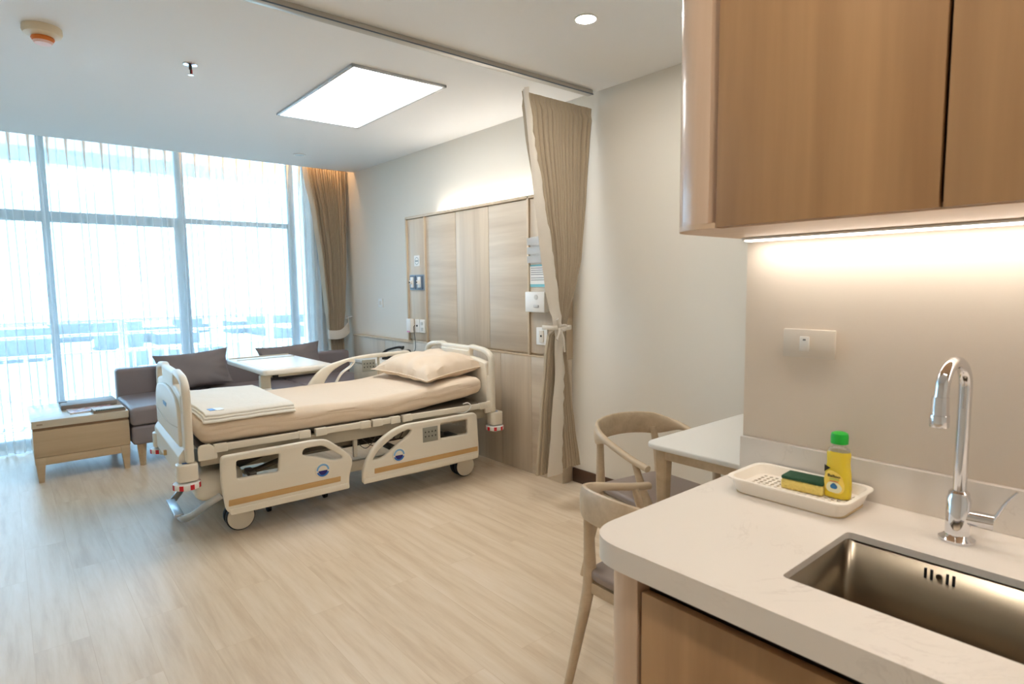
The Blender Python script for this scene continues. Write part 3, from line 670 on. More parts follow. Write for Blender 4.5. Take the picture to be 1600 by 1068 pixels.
# corner blocks and bumper rollers
for x, ys in ((-1.045, (-.455, .455)), (.985, (-.455, .455))):
    for y in ys:
        c = bp('corner_block', join(NB(), plate([rrect(x-.052, x+.052, y-.045, y+.045, .03)], .095, .008), Matrix.Translation((0, 0, .422))), M_plast)
        obj('block_label', B(x-.022, x+.022, y-.018, y+.014, .469, .4705), M_blue, c)
        rb = bp('bumper_roller', cyl(NB(), (x-.005, y-.005, .335), (x-.005, y-.005, .368), .068, n=32, bev=.008), M_white)
        b = NB()
        for k in range(8):
            a = k*pi/4+.25
            t = join(NB(), plate([[(.0692*cos(a+j*.05), .0692*sin(a+j*.05)) for j in range(-3, 4)]+[(.066*cos(a+j*.05), .066*sin(a+j*.05)) for j in range(3, -4, -1)]], .026, 0), Matrix.Translation((x-.005, y-.005, .3515))); join(b, t)
        obj('red_marker', b, M_red, rb)
        obj('roller_axle', cyl(NB(), (x-.005, y-.005, .32), (x-.005, y-.005, .39), .018), M_plast, rb)
# mattress deck: light side profiles in sections
for x0, x1, dz in ((-.905, -.385, .0), (-.345, .0, 0), (.022, .207, 0), (.235, .91, .0)):
    for s in (-1, 1):
        o = bp('deck_rail', B(x0, x1, s*.46-.012, s*.46+.012, .508+dz, .545+dz, .004), M_plast)
        for cx in (x0+.03, x1-.03): obj('rail_cap', B(cx-.035, cx+.035, s*.46-.016, s*.46+.016, .503+dz, .548+dz, .004), M_plast, o)
for x0, x1 in ((-.905, -.385), (-.345, .02), (.04, .205), (.235, .91)): bp('deck_panel', B(x0, x1, -.445, .445, .522, .540, .003), M_grey)
for x in (-.955, .925):
    for s in (-1, 1): bp('mattress_guard', join(NB(), plate([fillet([(x-.035, .47), (x-.035, .555, .03), (x+.04, .555, .03), (x+.06, .50, .02), (x+.06, .47)], .008)], .02, .004), to_xz(s*.465)), M_plast)
# frames below the deck
for s in (-1, 1):
    bp('upper_frame', B(-.97, .93, s*.38-.02, s*.38+.02, .42, .50, .006), M_metal_c)
    bp('base_beam', B(-.86, .86, s*.30-.022, s*.30+.022, .19, .255, .006), M_metal_c)
    bp('lift_arm', sweep(NB(), [(-.78, s*.25, .36), (-.42, s*.25, .46)], (.012, .035), n=8, power=4), M_dgrey)
    bp('lift_arm', sweep(NB(), [(.70, s*.25, .27), (.30, s*.25, .46)], (.012, .035), n=8, power=4), M_dgrey)
for x in (-.90, -.2, .3, .86): bp('cross_beam', B(x-.02, x+.02, -.38, .38, .43, .48, .004), M_grey)
bp('cross_beam', B(-.80, -.74, -.32, .32, .20, .26, .006), M_metal_c); bp('cross_beam', B(.74, .80, -.32, .32, .20, .26, .006), M_metal_c)
bp('motor_box', B(-.35, -.02, -.33, .1, .375, .50, .01), M_grey)
bp('control_box', B(-.05, .28, -.12, .25, .30, .42, .008), M_dgrey)
bp('actuator', cyl(cyl(NB(), (-.45, -.1, .30), (-.05, -.1, .40), .03), (-.65, -.1, .25), (-.45, -.1, .30), .016), M_grey)
bp('actuator', cyl(cyl(NB(), (.15, .05, .35), (.55, .05, .40), .03), (.55, .05, .40), (.8, .05, .43), .014), M_grey)
bp('side_strut', B(-.075, -.05, -.375, -.35, .30, .42, .003), M_plast)
b = NB(); random.seed(9)
for k in range(5):
    x = -.05+.05*k; sweep(b, cr_spline([(x, -.34, .40), (x+.06, -.345, .34+.01*k), (x+.11, -.34, .36), (x+.16, -.33, .42)], 6), .003, n=6)
bp('cable', b, mat('grey_cable', C(110, 100, 92), .5))
b = NB(); sweep(b, cr_spline([(.60, -.40, .515), (.70, -.475, .50), (.76, -.48, .535), (.745, -.47, .565), (.71, -.455, .56)], 6), .004, n=6); bp('white_cord', b, M_white)
# foot end cover over the chassis and the pedal loop
b = rslab(.26, .66, .17, .05, 8, 10, 4); b.transform(Matrix.Translation((-.86, 0, .275))); bp('chassis_cover', b, M_plast)
b = rslab(.22, .60, .10, .04, 8, 10, 4); b.transform(Matrix.Translation((.84, 0, .25))); bp('chassis_cover', b, M_plast)
b = NB(); sweep(b, cr_spline([(-.86, -.33, .215), (-.93, -.30, .17), (-.99, -.22, .10), (-1.035, -.165, .068), (-1.05, -.10, .066)], 5)+[Vector((-1.05, .18, .066))]+cr_spline([(-1.045, .20, .07), (-1.0, .22, .11), (-.95, .24, .16), (-.86, .25, .215)], 5), (.009, .021), n=10, power=3.5)
bp('brake_pedal', b, M_alu)
bp('pedal_tread', B(-1.078, -1.030, -.14, .19, .076, .092, .003), M_alu)
# casters
for x in (-.772, .772):
    for s in (-1, 1):
        ca = bp('caster', lathe(NB(), [(.0, .16), (.032, .16), (.032, .19), (0, .19)], 16, Matrix.Translation((x, s*.33, 0))), M_metal_c)
        obj('caster_fork', cyl(NB(), (x, s*.33, .10), (x, s*.33, .20), .02), M_metal_c, ca)
        for o_ in (-.030, .030):
            yc = s*.33+o_
            obj('tyre', cyl(NB(), (x, yc-.014, .08), (x, yc+.014, .08), .08, n=40, bev=.006), M_black, ca)
            d = -1 if o_ < 0 else 1
            obj('hub_disc', cyl(NB(), (x, yc+d*.010, .08), (x, yc+d*.022, .08), .073, n=40, bev=.005), M_plast, ca)
# mattress: fitted beige sheet
def mdef(p):
    x, y, z = p
    t = max(0, min(1, (x-.15)/.75)); lift = .055*t*t*(3-2*t)
    k = noise.noise(Vector((x*3.5, y*4, z*9)))*.006
    if abs(y) > .40 and z < .05:
        k2 = .006*sin(z*70+x*2.2+noise.noise(Vector((x*4, 0, z*8)))*2.5); y += math.copysign(k2, y)
    if z > .06: z += k+.002*sin(x*9+y*3)
    tail = max(0, (x-.78)/.12); z += .018*min(1, tail)*(z < 0)
    return Vector((x, y, z+lift))
b = rslab(1.87, .87, .135, .05, 60, 26, 8, mdef)
MT = bp('mattress', b, M_sheet, loc=(-.035, 0, .608))
b = NB(); sweep(b, [(-.88+i*.045, -.437+.002*sin(i), .014+.055*max(0, min(1, (-.88+i*.045-.15)/.75))**2*(3-2*max(0, min(1, (-.88+i*.045-.15)/.75)))+.004*sin(i*.5)) for i in range(39)], (.0035, .003), n=6)
obj('piping', b, M_sheet, MT)
# things lying on the bed (own top-level objects, bed frame coordinates)
def on_bed(x, y, z): return BED.location + Matrix.Rotation(radians(-2.9), 3, 'Z') @ Vector((x, y, z))
bpy.context.view_layer.update()
def bl(p):
    x, y, z = p; yy = y
    if y < -.38: z -= (-.38-y)**2*3.4
    return Vector((x+.004*noise.noise(Vector((x*6, y*5, 0))), y, z+.006*noise.noise(Vector((x*8, y*6, 1)))))
bk = thing('folded_blanket', 'folded cream blanket lying on the foot end of the hospital bed', 'blanket', on_bed(-.71, .0, .678), radians(-2.9+1))
for i, (sx, sy, dz) in enumerate(((.50, .90, 0), (.49, .885, .013), (.48, .88, .026))):
    b = rslab(sx, sy, .013, .006, 14, 22, 1, bl); b.transform(Matrix.Translation((.004*i, .006*i, dz+.008)))
    obj('blanket_layer', b, M_blank, bk)
obj('care_tag', box(NB(), -.235, -.205, -.35, -.29, .041, .0435, M=Matrix.Rotation(radians(6), 4, 'Z')), M_blue, bk); obj('care_label', box(NB(), -.205, -.165, -.365, -.30, .041, .0435, M=Matrix.Rotation(radians(6), 4, 'Z')), M_white, bk)
pw = thing('bed_pillow', 'plump beige pillow resting at the head end of the hospital bed', 'pillow', on_bed(.685, -.025, .782), 0)
pw.rotation_euler = (radians(1), radians(-6), radians(-2.9+5))
b = pillow_bm(.275, .375, .112, 34, .13, .009, 3)
def pdef(co):
    if co.z < 0: co.z *= .52
for v in b.verts: pdef(v.co)
obj('pillow_body', b, M_sheet, pw)
b = NB(); loop = []
for k in range(4):
    for i in range(16):
        u = -1+2*i/16
        x, y = ((u, -1), (1, u), (-u, 1), (-1, -u))[k]
        loop.append((.275*x*(1-.13*(1-y*y)*abs(x)**2)*1.01, .375*y*(1-.13*(1-x*x)*abs(y)**2)*1.01, 0))
sweep(b, loop, (.006, .002), n=6, closed=True); obj('piping', b, M_sheet, pw)

# ================================================================== OVERBED TABLE
ot = thing('overbed_table', 'white overbed table on a single column between bed and sofa', 'overbed table', (1.68, 4.94, 0), radians(0))
b = join(NB(), plate([rrect(-.27, .27, -.475, .475, .045)], .042, .012), Matrix.Translation((0, 0, .779))); o = obj('table_top', b, M_table_w, ot)
obj('top_inlay', join(NB(), plate([rrect(-.235, .235, -.44, .26, .03)], .002, 0), Matrix.Translation((0, 0, .8008))), mat('inlay', C(236, 230, 220), .3), o)
obj('rim_lip', B(-.235, .235, .27, .285, .799, .806, .002), M_plast2, o); obj('rim_lip', B(-.25, .25, .45, .462, .799, .808, .002), M_plast2, o)
obj('column', B(-.285, -.195, -.44, -.37, .10, .66, .015), M_table_w, ot)
obj('column_sleeve', B(-.277, -.203, -.43, -.38, .60, .758, .008), M_metal_c, ot)
obj('release_lever', B(-.19, -.15, -.44, -.42, .735, .757, .003), M_black, ot); obj('release_lever', B(.215, .25, -.45, -.43, .725, .757, .003), M_black, ot)
obj('support_beam', B(-.24, .24, -.42, -.36, .735, .758, .004), M_metal_c, ot)
obj('base_cross', B(-.49, -.12, -.45, -.39, .055, .10, .01), M_metal_c, ot)
for x in (-.47, -.14): obj('base_leg', B(x-.02, x+.02, -1.18, -.30, .055, .085, .008), M_metal_c, ot)
for x in (-.49, -.124):
    for y in (-1.14, -.33):
        c = obj('caster', cyl(NB(), (x-.012, y, .026), (x+.012, y, .026), .026, bev=.004), M_black, ot); obj('caster_stem', cyl(NB(), (x, y, .03), (x, y, .06), .008), M_alu, c)

# ================================================================== SOFA, PILLOWS, SIDE TABLE
so = thing('sofa', 'long low taupe leather sofa with wooden legs under the window', 'sofa', (0, 0, 0))
def slab(x0, x1, y0, y1, z0, z1, r, f=None, nx=14, ny=8, nz=3):
    t = rslab(x1-x0, y1-y0, z1-z0, r, nx, ny, nz, f); t.transform(Matrix.Translation(((x0+x1)/2, (y0+y1)/2, (z0+z1)/2))); return t
obj('seat_base', slab(.71, 2.88, 5.46, 6.31, .175, .325, .025), M_leather, so)
puff = lambda p: Vector((p.x, p.y, p.z+(.012*(1-min(1, abs(p.x)/.37)**4) if p.z > 0 else 0)))
for x0, x1 in ((.705, 1.43), (1.432, 2.16), (2.162, 2.88)): obj('seat_cushion', slab(x0, x1, 5.45, 6.20, .328, .468, .035, puff, 10, 8, 3), M_leather, so)
obj('backrest', slab(.715, 2.885, 6.19, 6.325, .33, .705, .03), M_leather, so)
for x, y in ((.775, 5.51), (.775, 6.30), (2.80, 5.51), (2.80, 6.30)):
    obj('leg', cyl(NB(), (x, y, 0), (x, y, .176), .020, .034, n=4), M_table_wood, so)
def throw(name, label, loc, rot, a, b_, th, seed):
    t = thing(name, label, 'cushion', loc, 0); t.rotation_euler = rot
    obj('cushion_body', pillow_bm(a, b_, th, 28, .11, .005, seed), M_leather2, t); return t
throw('throw_pillow', 'taupe leather cushion leaning on the left part of the sofa back', (1.31, 6.085, .655), (radians(72), radians(-3), radians(0)), .315, .175, .065, 2)
throw('throw_pillow', 'taupe leather cushion leaning on the sofa back right of the overbed table', (2.20, 6.085, .665), (radians(72), radians(-2.5), radians(0)), .325, .165, .065, 8)

st = thing('side_table', 'pale wood box side table with a drawer and splayed legs beside the sofa', 'side table', (.10, 5.49, 0))
obj('carcass', B(.004, .596, .02, .78, .185, .40, .002), M_top_wood, st)
obj('top_slab', B(0, .60, 0, .80, .402, .455, .002), M_top_wood, st)
obj('finger_groove', B(.006, .594, .012, .03, .383, .402), mat('groove_brown', C(150, 118, 88), .5), st)
dr = obj('drawer_front', B(.003, .597, 0, .019, .187, .382, .0015), wood('drawer_wood', C(200, 176, 144), C(184, 158, 126), 'x', .7, seed=9, rough=.35), st)
b = NB(); box(b, .06, .54, .006, .03, .125, .185, .002); box(b, .06, .54, .75, .77, .125, .185); box(b, .006, .03, .05, .75, .125, .185); box(b, .57, .594, .05, .75, .125, .185)
obj('apron', b, M_table_wood, st)
for x, sx in ((.005, 1), (.595, -1)):
    for y, sy in ((.003, 1), (.775, -1)):
        t = join(NB(), plate([[(x, .185), (x+sx*.065, .185), (x+sx*.045, 0), (x+sx*.012, 0)]], .05, .002), to_xz(y+sy*.025)); obj('leg', t, M_table_wood, st)
obj('maker_mark', B(.03, .065, -.0012, .001, .422, .434), mat('mark_grey', C(170, 150, 128), .5), st)
f = thing('document_binder', 'thick grey brown binder lying on the side table behind the magazine', 'binder', (.50, 5.99, .456), radians(0))
obj('binder_cover', B(-.20, .17, -.13, .13, .0, .036, .004), mat('binder_grey', C(148, 140, 134), .5), f); obj('binder_strap', B(-.205, -.15, .03, .12, .030, .042, .003), mat('binder_strap', C(150, 158, 168), .5), f)
obj('binder_pages', B(-.198, .165, -.127, .12, .006, .030), M_paper, f)
f = thing('magazine', 'glossy magazine with coloured photos lying on the side table', 'magazine', (.475, 5.74, .456), radians(3))
obj('magazine_pages', B(-.14, .15, -.105, .10, 0, .007), M_paper, f)
mg = mat('magazine_cover', C(190, 186, 190), .3)
n = mg.node_tree.nodes; l = mg.node_tree.links; t = n.new('ShaderNodeTexCoord'); nz = n.new('ShaderNodeTexNoise'); nz.inputs['Scale'].default_value = 16; nz.inputs['Detail'].default_value = 2
rp = n.new('ShaderNodeValToRGB'); rp.color_ramp.elements[0].position = .3; rp.color_ramp.elements[0].color = C(90, 84, 110); rp.color_ramp.elements[1].position = .7; rp.color_ramp.elements[1].color = C(232, 226, 222)
e = rp.color_ramp.elements.new(.48); e.color = C(190, 100, 70); e = rp.color_ramp.elements.new(.56); e.color = C(206, 190, 186)
l.new(t.outputs['Object'], nz.inputs['Vector']); l.new(nz.outputs['Fac'], rp.inputs[0]); l.new(rp.outputs[0], n['Principled BSDF'].inputs['Base Color'])
obj('magazine_cover', B(-.14, .15, -.105, .10, .007, .0085), mg, f)
f = thing('spiral_notebook', 'small spiral notebook at the front edge of the side table', 'notebook', (.585, 5.60, .456), radians(2))
obj('notebook_block', B(-.11, .10, -.075, .06, 0, .020, .002), mat('notebook_brown', C(150, 132, 112), .5), f); obj('notebook_cover', B(-.105, .095, -.07, .065, .020, .023, .001), M_paper, f)
b = NB()
for k in range(18): cyl(b, (-.095+k*.0105, -.072, .021), (-.089+k*.0105, -.072, .021), .006, n=10)
obj('spiral_binding', b, mat('spiral_teal', C(30, 92, 96), .4), f)

# ================================================================== BEDSIDE CABINET, PHONE
bc = thing('bedside_cabinet', 'low wooden bedside cabinet with white top between sofa and bed head', 'cabinet', (2.70, 5.03, 0))
obj('cabinet_body', B(-.20, .19, -.24, .24, .06, .695, .004), M_pan_f, bc); obj('cabinet_top', B(-.215, .195, -.25, .25, .697, .722, .004), M_table_w, bc)
obj('drawer_front', B(-.212, -.201, -.23, .23, .48, .68, .002), M_pan_f, bc); obj('door', B(-.212, -.201, -.23, .23, .08, .47, .002), M_pan_f, bc); obj('plinth', B(-.18, .18, -.22, .22, 0, .06), M_dark, bc)
ph = thing('telephone', 'black desk telephone on the bedside cabinet', 'telephone', (2.77, 4.96, .723), radians(-58))
b = join(NB(), plate([fillet([(-.10, 0), (.11, 0), (.11, .075), (.09, .082), (-.10, .03)], .006)], .17, .004), to_xz(0)); obj('phone_base', b, M_black, ph)
b = NB(); sweep(b, cr_spline([(-.10, -.05, .055), (-.06, -.05, .085), (0, -.05, .103), (.06, -.05, .115), (.10, -.05, .11)], 6), lambda t: (.022+.006*abs(2*t-1)**3, .011+.006*abs(2*t-1)**4), n=10, power=3); obj('handset', b, mat('black_gloss', C(30, 30, 32), .3), ph)
b = NB()
for i in range(4):
    for j in range(3): box(b, -.07+i*.03, -.05+i*.03, .01+j*.022, .025+j*.022, .038+i*.009, .048+i*.009, .002)
obj('phone_key', b, M_dgrey, ph)
b = NB(); sweep(b, cr_spline([(2.905, 4.826, 1.03), (2.89, 4.83, 1.02), (2.885, 4.815, .96), (2.88, 4.79, .88), (2.875, 4.80, .80), (2.85, 4.86, .79)], 8), .003, n=6); pc_ = obj('phone_cord', b, M_dgrey); pc_.parent = ph; bpy.context.view_layer.update(); pc_.matrix_parent_inverse = ph.matrix_world.inverted()

# ================================================================== DINING TABLE AND CHAIRS
dt = thing('dining_table', 'small square dining table with white top and bleached wood legs against the wall', 'table', (2.42, 1.20, 0))
obj('table_top', join(NB(), plate([rrect(-.42, .42, -.335, .335, .07, 8)], .022, .006), Matrix.Translation((0, 0, .729))), M_table_w, dt)
b = NB()
for a in ((-.37, .37, -.30, -.275), (-.37, .37, .275, .30), (-.38, -.355, -.28, .28), (.355, .38, -.28, .28)): box(b, *a, .672, .717, .003)
obj('apron', b, M_table_wood, dt)
for x in (-.355, .355):
    for y in (-.275, .275): obj('leg', sweep(NB(), [(x*1.03, y*1.03, 0), (x, y, .5), (x, y, .717)], lambda t: (.017+.014*t, .017+.014*t), n=12, power=3.5, upv=(0, 1, 0)), M_table_wood, dt)
def chair(label, loc, rz):
    c = thing('dining_chair', label, 'chair', loc, rz, 'curved back dining chairs')
    ctrl = [(.190, -.246, .646), (.09, -.247, .664), (-.03, -.243, .692), (-.13, -.228, .720), (-.215, -.18, .743), (-.255, -.10, .752), (-.268, 0, .755)]
    ctrl += [(x, -y, z) for x, y, z in ctrl[-2::-1]]
    pts = cr_spline(ctrl, 8); N = len(pts)
    def hh(t):   # half height of the rail: round arms, broad back
        u = 1-abs(2*t-1); s = max(0, min(1, (u-.36)/.34)); s = s*s*(3-2*s); return .0135+.040*s
    p2 = [Vector((p.x-.004, p.y, p.z+.014-hh(i/(N-1)))) for i, p in enumerate(pts)]
    obj('back_rail', sweep(NB(), p2, lambda t: (.0155-.004*max(0, 1-abs(2*t-1)*1.6), hh(t)), n=16, power=2.4), M_chair, c)
    for s in (-1, 1):
        obj('leg', sweep(NB(), cr_spline([(-.275, s*.222, 0), (-.225, s*.203, .22), (-.188, s*.188, .41), (-.192, s*.182, .54), (-.212, s*.168, .69)], 8), lambda t: (.012+.009*min(1, t/.55)-.006*max(0, (t-.6)/.4),)*2, n=12, power=2.3, upv=(0, 1, 0)), M_chair, c)
        obj('leg', sweep(NB(), cr_spline([(.205, s*.218, 0), (.185, s*.207, .22), (.168, s*.200, .41), (.135, s*.224, .54), (.105, s*.243, .655)], 8), lambda t: (.012+.008*min(1, t/.5)-.008*max(0, (t-.6)/.4),)*2, n=12, power=2.3, upv=(0, 1, 0)), M_chair, c)
    b = NB(); sweep(b, [(.165, -.19, .415), (.165, .19, .415)], (.011, .022), n=8, power=4); sweep(b, [(-.185, -.18, .405), (-.185, .18, .405)], (.011, .022), n=8, power=4)
    for s in (-1, 1): sweep(b, [(-.185, s*.183, .408), (.165, s*.195, .415)], (.011, .022), n=8, power=4)
    obj('seat_frame', b, M_chair, c)
    cu = join(NB(), plate([fillet([(-.205, -.19), (.20, -.215), (.20, .215), (-.205, .19)], .06, 8)], .036, .013), Matrix.Translation((0, 0, .452)))
    obj('seat_cushion', cu, M_seat, c)
    return c
chair('curved back wooden chair with taupe seat at the window side of the dining table', (2.225, 1.615, 0), math.atan2(-.985, -.16))
chair('curved back wooden chair with taupe seat nearest the kitchen counter', (1.60, 1.108, 0), radians(-2))

# ================================================================== KITCHENETTE
X0, XB = .896, 1.548
kc = thing('base_cabinet', 'oak base cabinet with rounded end post under the sink counter', 'cabinet', (0, 0, 0))
def rend(x0, x1, y0, y1, r, n=10): return fillet([(x0, y0, 0), (x1, y0, 0), (x1, y1, 0), (x0, y1, r)], 0, n)
obj('end_post', join(NB(), plate([[(.938, .712), (1.548, .712), (1.548, .822)]+[(1.008+.09*cos(a), .732+.09*sin(a)) for a in [pi/2+i*(pi/2)/10 for i in range(11)]]+[(.918, .714)]], .828, 0), Matrix.Translation((0, 0, .415))), M_oak_p, kc)
b = NB(); box(b, .955, 1.548, -1.30, -.08, .10, .828); box(b, .955, 1.548, .52, .712, .10, .828); box(b, .955, .99, -.08, .52, .10, .828); box(b, 1.36, 1.548, -.08, .52, .10, .828); box(b, .955, 1.548, -.08, .52, .10, .60)
obj('cabinet_box', b, M_dark, kc)
for y0, y1 in ((.215, .704), (-.29, .211), (-.79, -.294), (-1.29, -.794)): obj('door', B(.918, .938, y0, y1, .10, .797, .002), M_oak_v, kc)
obj('plinth', B(.97, 1.54, -1.30, .70, 0, .10), M_dark, kc)
# counter with a sink cut-out
SX0, SX1, SY0, SY1 = 1.02, 1.31, -.04, .478
ct = thing('countertop', 'veined cream quartz countertop with rounded corner and upstand', 'countertop', (0, 0, 0))
OUTL = fillet([(X0, -1.32, .004), (1.548, -1.32, .002), (1.548, .843, .002), (X0, .843, .105)], 0, 14)
b = join(NB(), plate([OUTL, rrect(SX0, SX1, SY0, SY1, .012)], .014, 0), Matrix.Translation((0, 0, .873)))
join(b, plate([OUTL, rrect(SX0-.03, SX1+.03, SY0-.03, SY1+.03, .02)], .036, 0), Matrix.Translation((0, 0, .848)))
bmesh.ops.remove_doubles(b, verts=b.verts, dist=1e-5)
obj('counter_slab', b, M_quartz, ct)
obj('upstand', B(1.530, 1.549, -1.32, .843, .880, .976, .002), M_quartz, ct)
sk = thing('kitchen_sink', 'stainless steel sink bowl set under the counter', 'sink', (0, 0, 0))
b = NB()
def bowl(b, x0, x1, y0, y1, z0, z1, r):
    o = rrect(x0, x1, y0, y1, r, 6); N = len(o); i_ = [(p[0]+(.02 if p[0] < (x0+x1)/2 else -.02), p[1]+(.02 if p[1] < (y0+y1)/2 else -.02)) for p in o]
    a = [b.verts.new((p[0], p[1], z1)) for p in o]; c = [b.verts.new((p[0], p[1], z0+.02)) for p in o]; d = [b.verts.new((p[0], p[1], z0)) for p in i_]
    for k in range(N):
        q = (k+1) % N; b.faces.new((a[q], a[k], c[k], c[q])); b.faces.new((c[q], c[k], d[k], d[q]))
    b.faces.new(d)
bowl(b, SX0-.004, SX1+.004, SY0-.004, SY1+.004, .665, .865, .022)
so_ = obj('sink_bowl', b, M_steel, sk)
sm = so_.modifiers.new('s', 'SOLIDIFY'); sm.thickness = .0015; sm.offset = -1
for y in (.338, .328, .303, .293): obj('overflow_slot', B(SX1-.0005, SX1+.0035, y-.0022, y+.0022, .832, .852, .001), M_black, sk)
obj('overflow_screw', cyl(NB(), (SX1-.002, .3155, .842), (SX1+.003, .3155, .842), .005), M_chrome, sk)
obj('drain', cyl(cyl(NB(), (1.165, .20, .664), (1.165, .20, .668), .045, n=28), (1.165, .20, .668), (1.165, .20, .670), .02), M_chrome, sk)
fa = thing('faucet', 'chrome gooseneck faucet with side lever on the counter behind the sink', 'faucet', (1.425, .318, .8805))
obj('faucet_base', lathe(NB(), [(0, 0), (.031, 0), (.031, .005), (.024, .010), (.0205, .014), (.0205, .085), (.018, .090), (.0175, .098), (.014, .102), (0, .102)]), M_chrome, fa)
th = radians(172); dx, dy = cos(th), sin(th)
dirv = Vector((-1.0, .12, 0)).normalized()
gp = [Vector((0, 0, .095)), Vector((0, 0, .20)), Vector((0, 0, .31))]
R = .052
for k in range(1, 13):
    a = pi*k/12; gp.append(Vector((0, 0, .31))+dirv*(R-R*cos(a))+Vector((0, 0, R*sin(a))))
gp += [gp[-1]+Vector((0, 0, -.02))+dirv*.004]
obj('spout', sweep(NB(), gp, .0115, upv=(0, 1, 0), n=18), M_chrome, fa)
e = gp[-1]; obj('spout_tip', cyl(cyl(NB(), e+Vector((0, 0, .012)), e+Vector((0, 0, -.022)), .0135, .0145, n=24), e+Vector((0, 0, -.045)), e+Vector((0, 0, -.022)), .0155, n=24, bev=.001), M_chrome, fa)
hv = Vector((.15, -1, 0)).normalized()
obj('lever_body', sweep(NB(), [Vector((0, 0, .050))+hv*q for q in (0, .02, .04, .05, .056)], lambda t: (.015, .015), n=18), M_chrome, fa)
obj('lever_handle', sweep(NB(), cr_spline([Vector((0, 0, .048))+hv*.046, Vector((0, 0, .062))+hv*.058, Vector((0, 0, .092))+hv*.072, Vector((0, 0, .118))+hv*.088], 5), lambda t: (.008-.003*t, .0045-.002*t), n=10), M_chrome, fa)
# dish tray
tr = thing('dish_tray', 'white plastic draining tray on the counter', 'tray', (1.430, .637, .8805))
def tray_ring(x, y, z, r): return [Vector((p[0], p[1], z)) for p in rrect(-x, x, -y, y, r, 8)]
def stack(b, rings, closebottom=False):
    R_ = [[b.verts.new(v) for v in r] for r in rings]
    for a, c in zip(R_, R_[1:]):
        for k in range(len(a)): b.faces.new((a[k], a[(k+1) % len(a)], c[(k+1) % len(a)], c[k]))
    return R_
b = NB(); RR = [tray_ring(.070, .122, 0, .03), tray_ring(.076, .128, .008, .03), tray_ring(.083, .136, .034, .034), tray_ring(.091, .143, .037, .036), tray_ring(.091, .143, .040, .036), tray_ring(.080, .132, .0395, .032), tray_ring(.074, .125, .016, .03)]
stack(b, RR); obj('tray_rim', b, mat('tray_plastic', C(240, 232, 220), .35), tr)
holes = []
for i in range(7):
    for j in range(16): holes.append(rrect(-.058+i*.0172, -.058+i*.0172+.0115, -.113+j*.0142, -.113+j*.0142+.0086, .0025, 2))
obj('drain_grid', join(NB(), plate([rrect(-.0745, .0745, -.1255, .1255, .03, 6)]+holes, .003, 0), Matrix.Translation((0, 0, .0155))), MATS['tray_plastic'], tr)
obj('tray_bottom', join(NB(), plate([rrect(-.072, .072, -.128, .128, .03, 6)], .002, 0), Matrix.Translation((0, 0, .002))), mat('tray_bottom', C(214, 190, 150), .5), tr)
sp_ = thing('kitchen_sponge', 'yellow sponge with dark green scouring face lying in the dish tray', 'sponge', (1.452, .628, .898), radians(4))
obj('sponge_foam', B(-.028, .028, -.048, .048, 0, .024, .004, 3), M_sponge, sp_); obj('scouring_pad', B(-.028, .028, -.048, .048, .024, .032, .003), M_scour, sp_)
# soap bottle
bt = thing('dish_soap_bottle', 'clear bottle of yellow dish soap with green cap standing in the tray', 'bottle', (1.452, .555, .898), radians(0)); bt.scale = (1.12, 1.12, .93)
M_liq = mat('yellow_liquid', C(255, 224, 60), .12, trans=.3, spec=.6); M_clear = mat('clear_plastic', C(240, 240, 232), .06, trans=.85, alpha=.45)
def body(z0, z1, n=24, shr=0):
    b = NB(); prof = [(0, .024, .014), (.004, .0265, .0165), (.03, .027, .017), (.06, .0255, .0165), (.085, .0225, .0155), (.098, .0225, .0155), (.112, .0235, .016), (.124, .0195, .0145), (.132, .0125, .0115), (.140, .0115, .0115)]
    f = lambda z, q: next((a[q]+(c[q]-a[q])*(z-a[0])/(c[0]-a[0]) for a, c in zip(prof, prof[1:]) if a[0] <= z <= c[0]), prof[-1][q])
    zs = [z0+(z1-z0)*i/26 for i in range(27)]; rs = []
    for z in zs: rs.append([b.verts.new(((f(z, 2)-shr)*math.copysign(abs(cos(a))**.85, cos(a)), (f(z, 1)-shr)*math.copysign(abs(sin(a))**.85, sin(a)), z)) for a in [2*pi*k/n for k in range(n)]])
    for a, c in zip(rs, rs[1:]):
        for k in range(n): b.faces.new((a[k], a[(k+1) % n], c[(k+1) % n], c[k]))
    b.faces.new(rs[0][::-1]); b.faces.new(rs[-1]); return b
obj('soap_liquid', body(.002, .118, shr=.0004), M_liq, bt); obj('bottle_neck', body(.1185, .140), M_clear, bt)
obj('bottle_cap', lathe(NB(), [(0, .138), (.0165, .138), (.0168, .155), (.0155, .163), (.010, .1665), (0, .1675)]), M_green, bt)
def lab(outl, off, m, name, par):
    return obj(name, join(NB(), plate([outl], .0006, 0), Matrix(((0, 0, 1, -.0176-off), (-1, 0, 0, 0), (0, 1, 0, 0), (0, 0, 0, 1)))), m, par)
L1 = lab(fillet([(-.018, .018), (.014, .014), (.021, .035), (.012, .066), (-.012, .074), (-.021, .055)], .014, 6), 0, mat('label_yellow', C(246, 214, 96), .4), 'label', bt)
lab(fillet([(-.013, .018), (.010, .017), (.017, .030), (.008, .044), (-.010, .044), (-.016, .032)], .008, 5), .0008, mat('label_cream', C(236, 230, 190), .4), 'label_patch', L1)
lab(fillet([(-.006, .027), (.005, .027), (.007, .034), (-.001, .043), (-.008, .034)], .004, 4), .0016, mat('drop_blue', C(48, 110, 158), .4), 'label_drop', L1)
lab([(-.020, .066), (-.008, .078), (-.020, .084)], .0010, M_black, 'label_corner', L1)
lab(rrect(-.009, .008, .0445, .046, .0005, 2), .0016, mat('label_red', C(220, 110, 80), .4), 'label_line', L1)
lab(rrect(-.010, .009, .048, .053, .002, 2), .0010, mat('label_green', C(200, 200, 90), .4), 'label_band', L1)
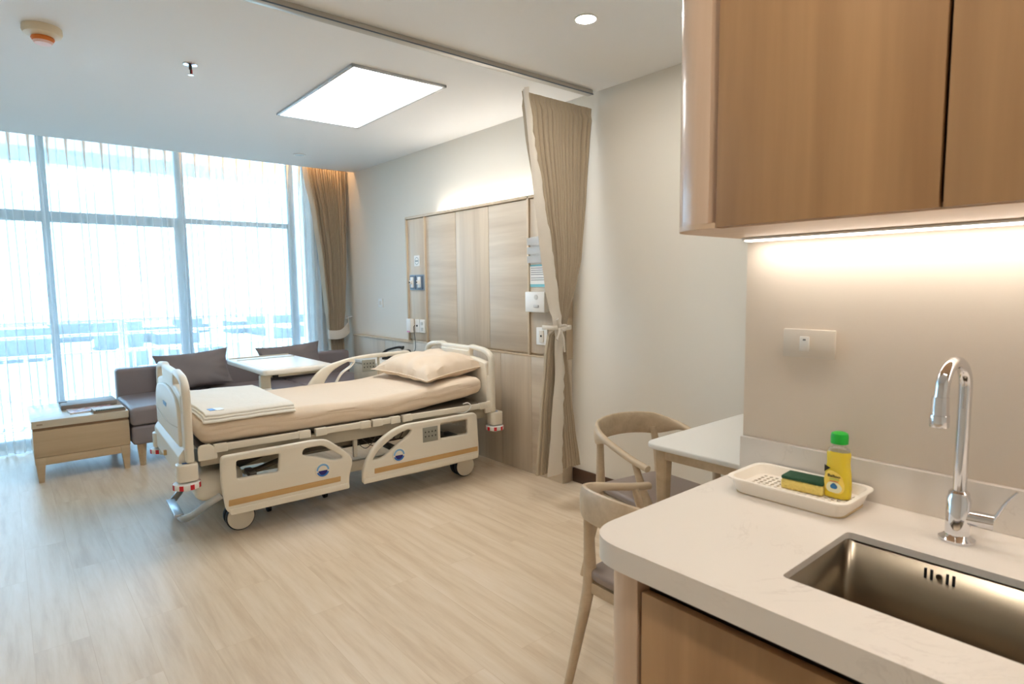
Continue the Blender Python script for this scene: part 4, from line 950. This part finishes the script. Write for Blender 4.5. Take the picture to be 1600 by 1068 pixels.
t = text_mesh('Balloo', .0098); t.transform(Matrix(((0, 0, 1, -.0194), (-1, 0, 0, -.001), (0, 1, 0, .0585), (0, 0, 0, 1)))) if False else t.transform(Matrix(((0, 0, -1, -.0194), (-1, 0, 0, .001), (0, 1, 0, .0585), (0, 0, 0, 1))))
obj('brand_text', t, mat('text_black', C(40, 34, 40), .5), L1)
# switch on the kitchen wall
ks = thing('water_heater_switch', 'wide beige switch plate with a single white rocker on the wall above the tray', 'switch', (1.549, .672, 1.242))
obj('switch_plate', B(-.009, 0, -.064, .064, -.036, .036, .003), M_switch, ks); obj('rocker', B(-.014, -.009, -.004, .020, -.019, .018, .002), M_white, ks)
obj('rocker_mark', B(-.0148, -.014, .004, .011, .008, .012), mat('mark_dark', C(120, 120, 120), .5), ks)
# upper cabinet
uc = thing('wall_cabinet', 'oak wall cabinet with rounded pale end above the counter', 'cabinet', (0, 0, 0))
zb = 1.512
obj('end_post', join(NB(), plate([[(1.175, .712), (1.548, .712), (1.548, .842)]+[(1.262+.105*cos(a), .737+.105*sin(a)) for a in [pi/2+i*(pi/2)/12 for i in range(13)]]+[(1.155, .72)]], CZ-.004-zb-.012, 0), Matrix.Translation((0, 0, (CZ-.004+zb+.012)/2))), M_oak_p, uc)
obj('cabinet_box', B(1.175, 1.548, -1.30, .712, zb+.012, CZ-.004), M_dark, uc)
obj('bottom_board', join(NB(), plate([[(1.175, -1.30), (1.548, -1.30), (1.548, .842)]+[(1.262+.105*cos(a), .737+.105*sin(a)) for a in [pi/2+i*(pi/2)/12 for i in range(13)]]+[(1.157, .705), (1.175, .700)]], .012, 0), Matrix.Translation((0, 0, zb+.006))), wood('bottom_oak', C(214, 186, 156), C(196, 164, 132), 'y', .6, seed=12, rough=.4), uc)
for y0, y1 in ((.3075, .7025), (-.0965, .3015), (-.5005, -.1025), (-.9045, -.5065), (-1.30, -.9105)): obj('door', B(1.155, 1.175, y0, y1, zb+.002, CZ-.01, .0015), M_oak_v, uc)
us = thing('under_cabinet_light', 'bright white light strip under the rear edge of the wall cabinet', 'light strip', (1.495, 0, zb-.001))
obj('light_channel', B(-.022, .022, -1.30, .820, -.006, .0, .001), M_white, us)
obj('light_lens', B(-.016, .016, -1.295, .815, -.0085, -.006), emit('strip_glow', (1, .93, .85, 1), STRENGTH['strip']), us)
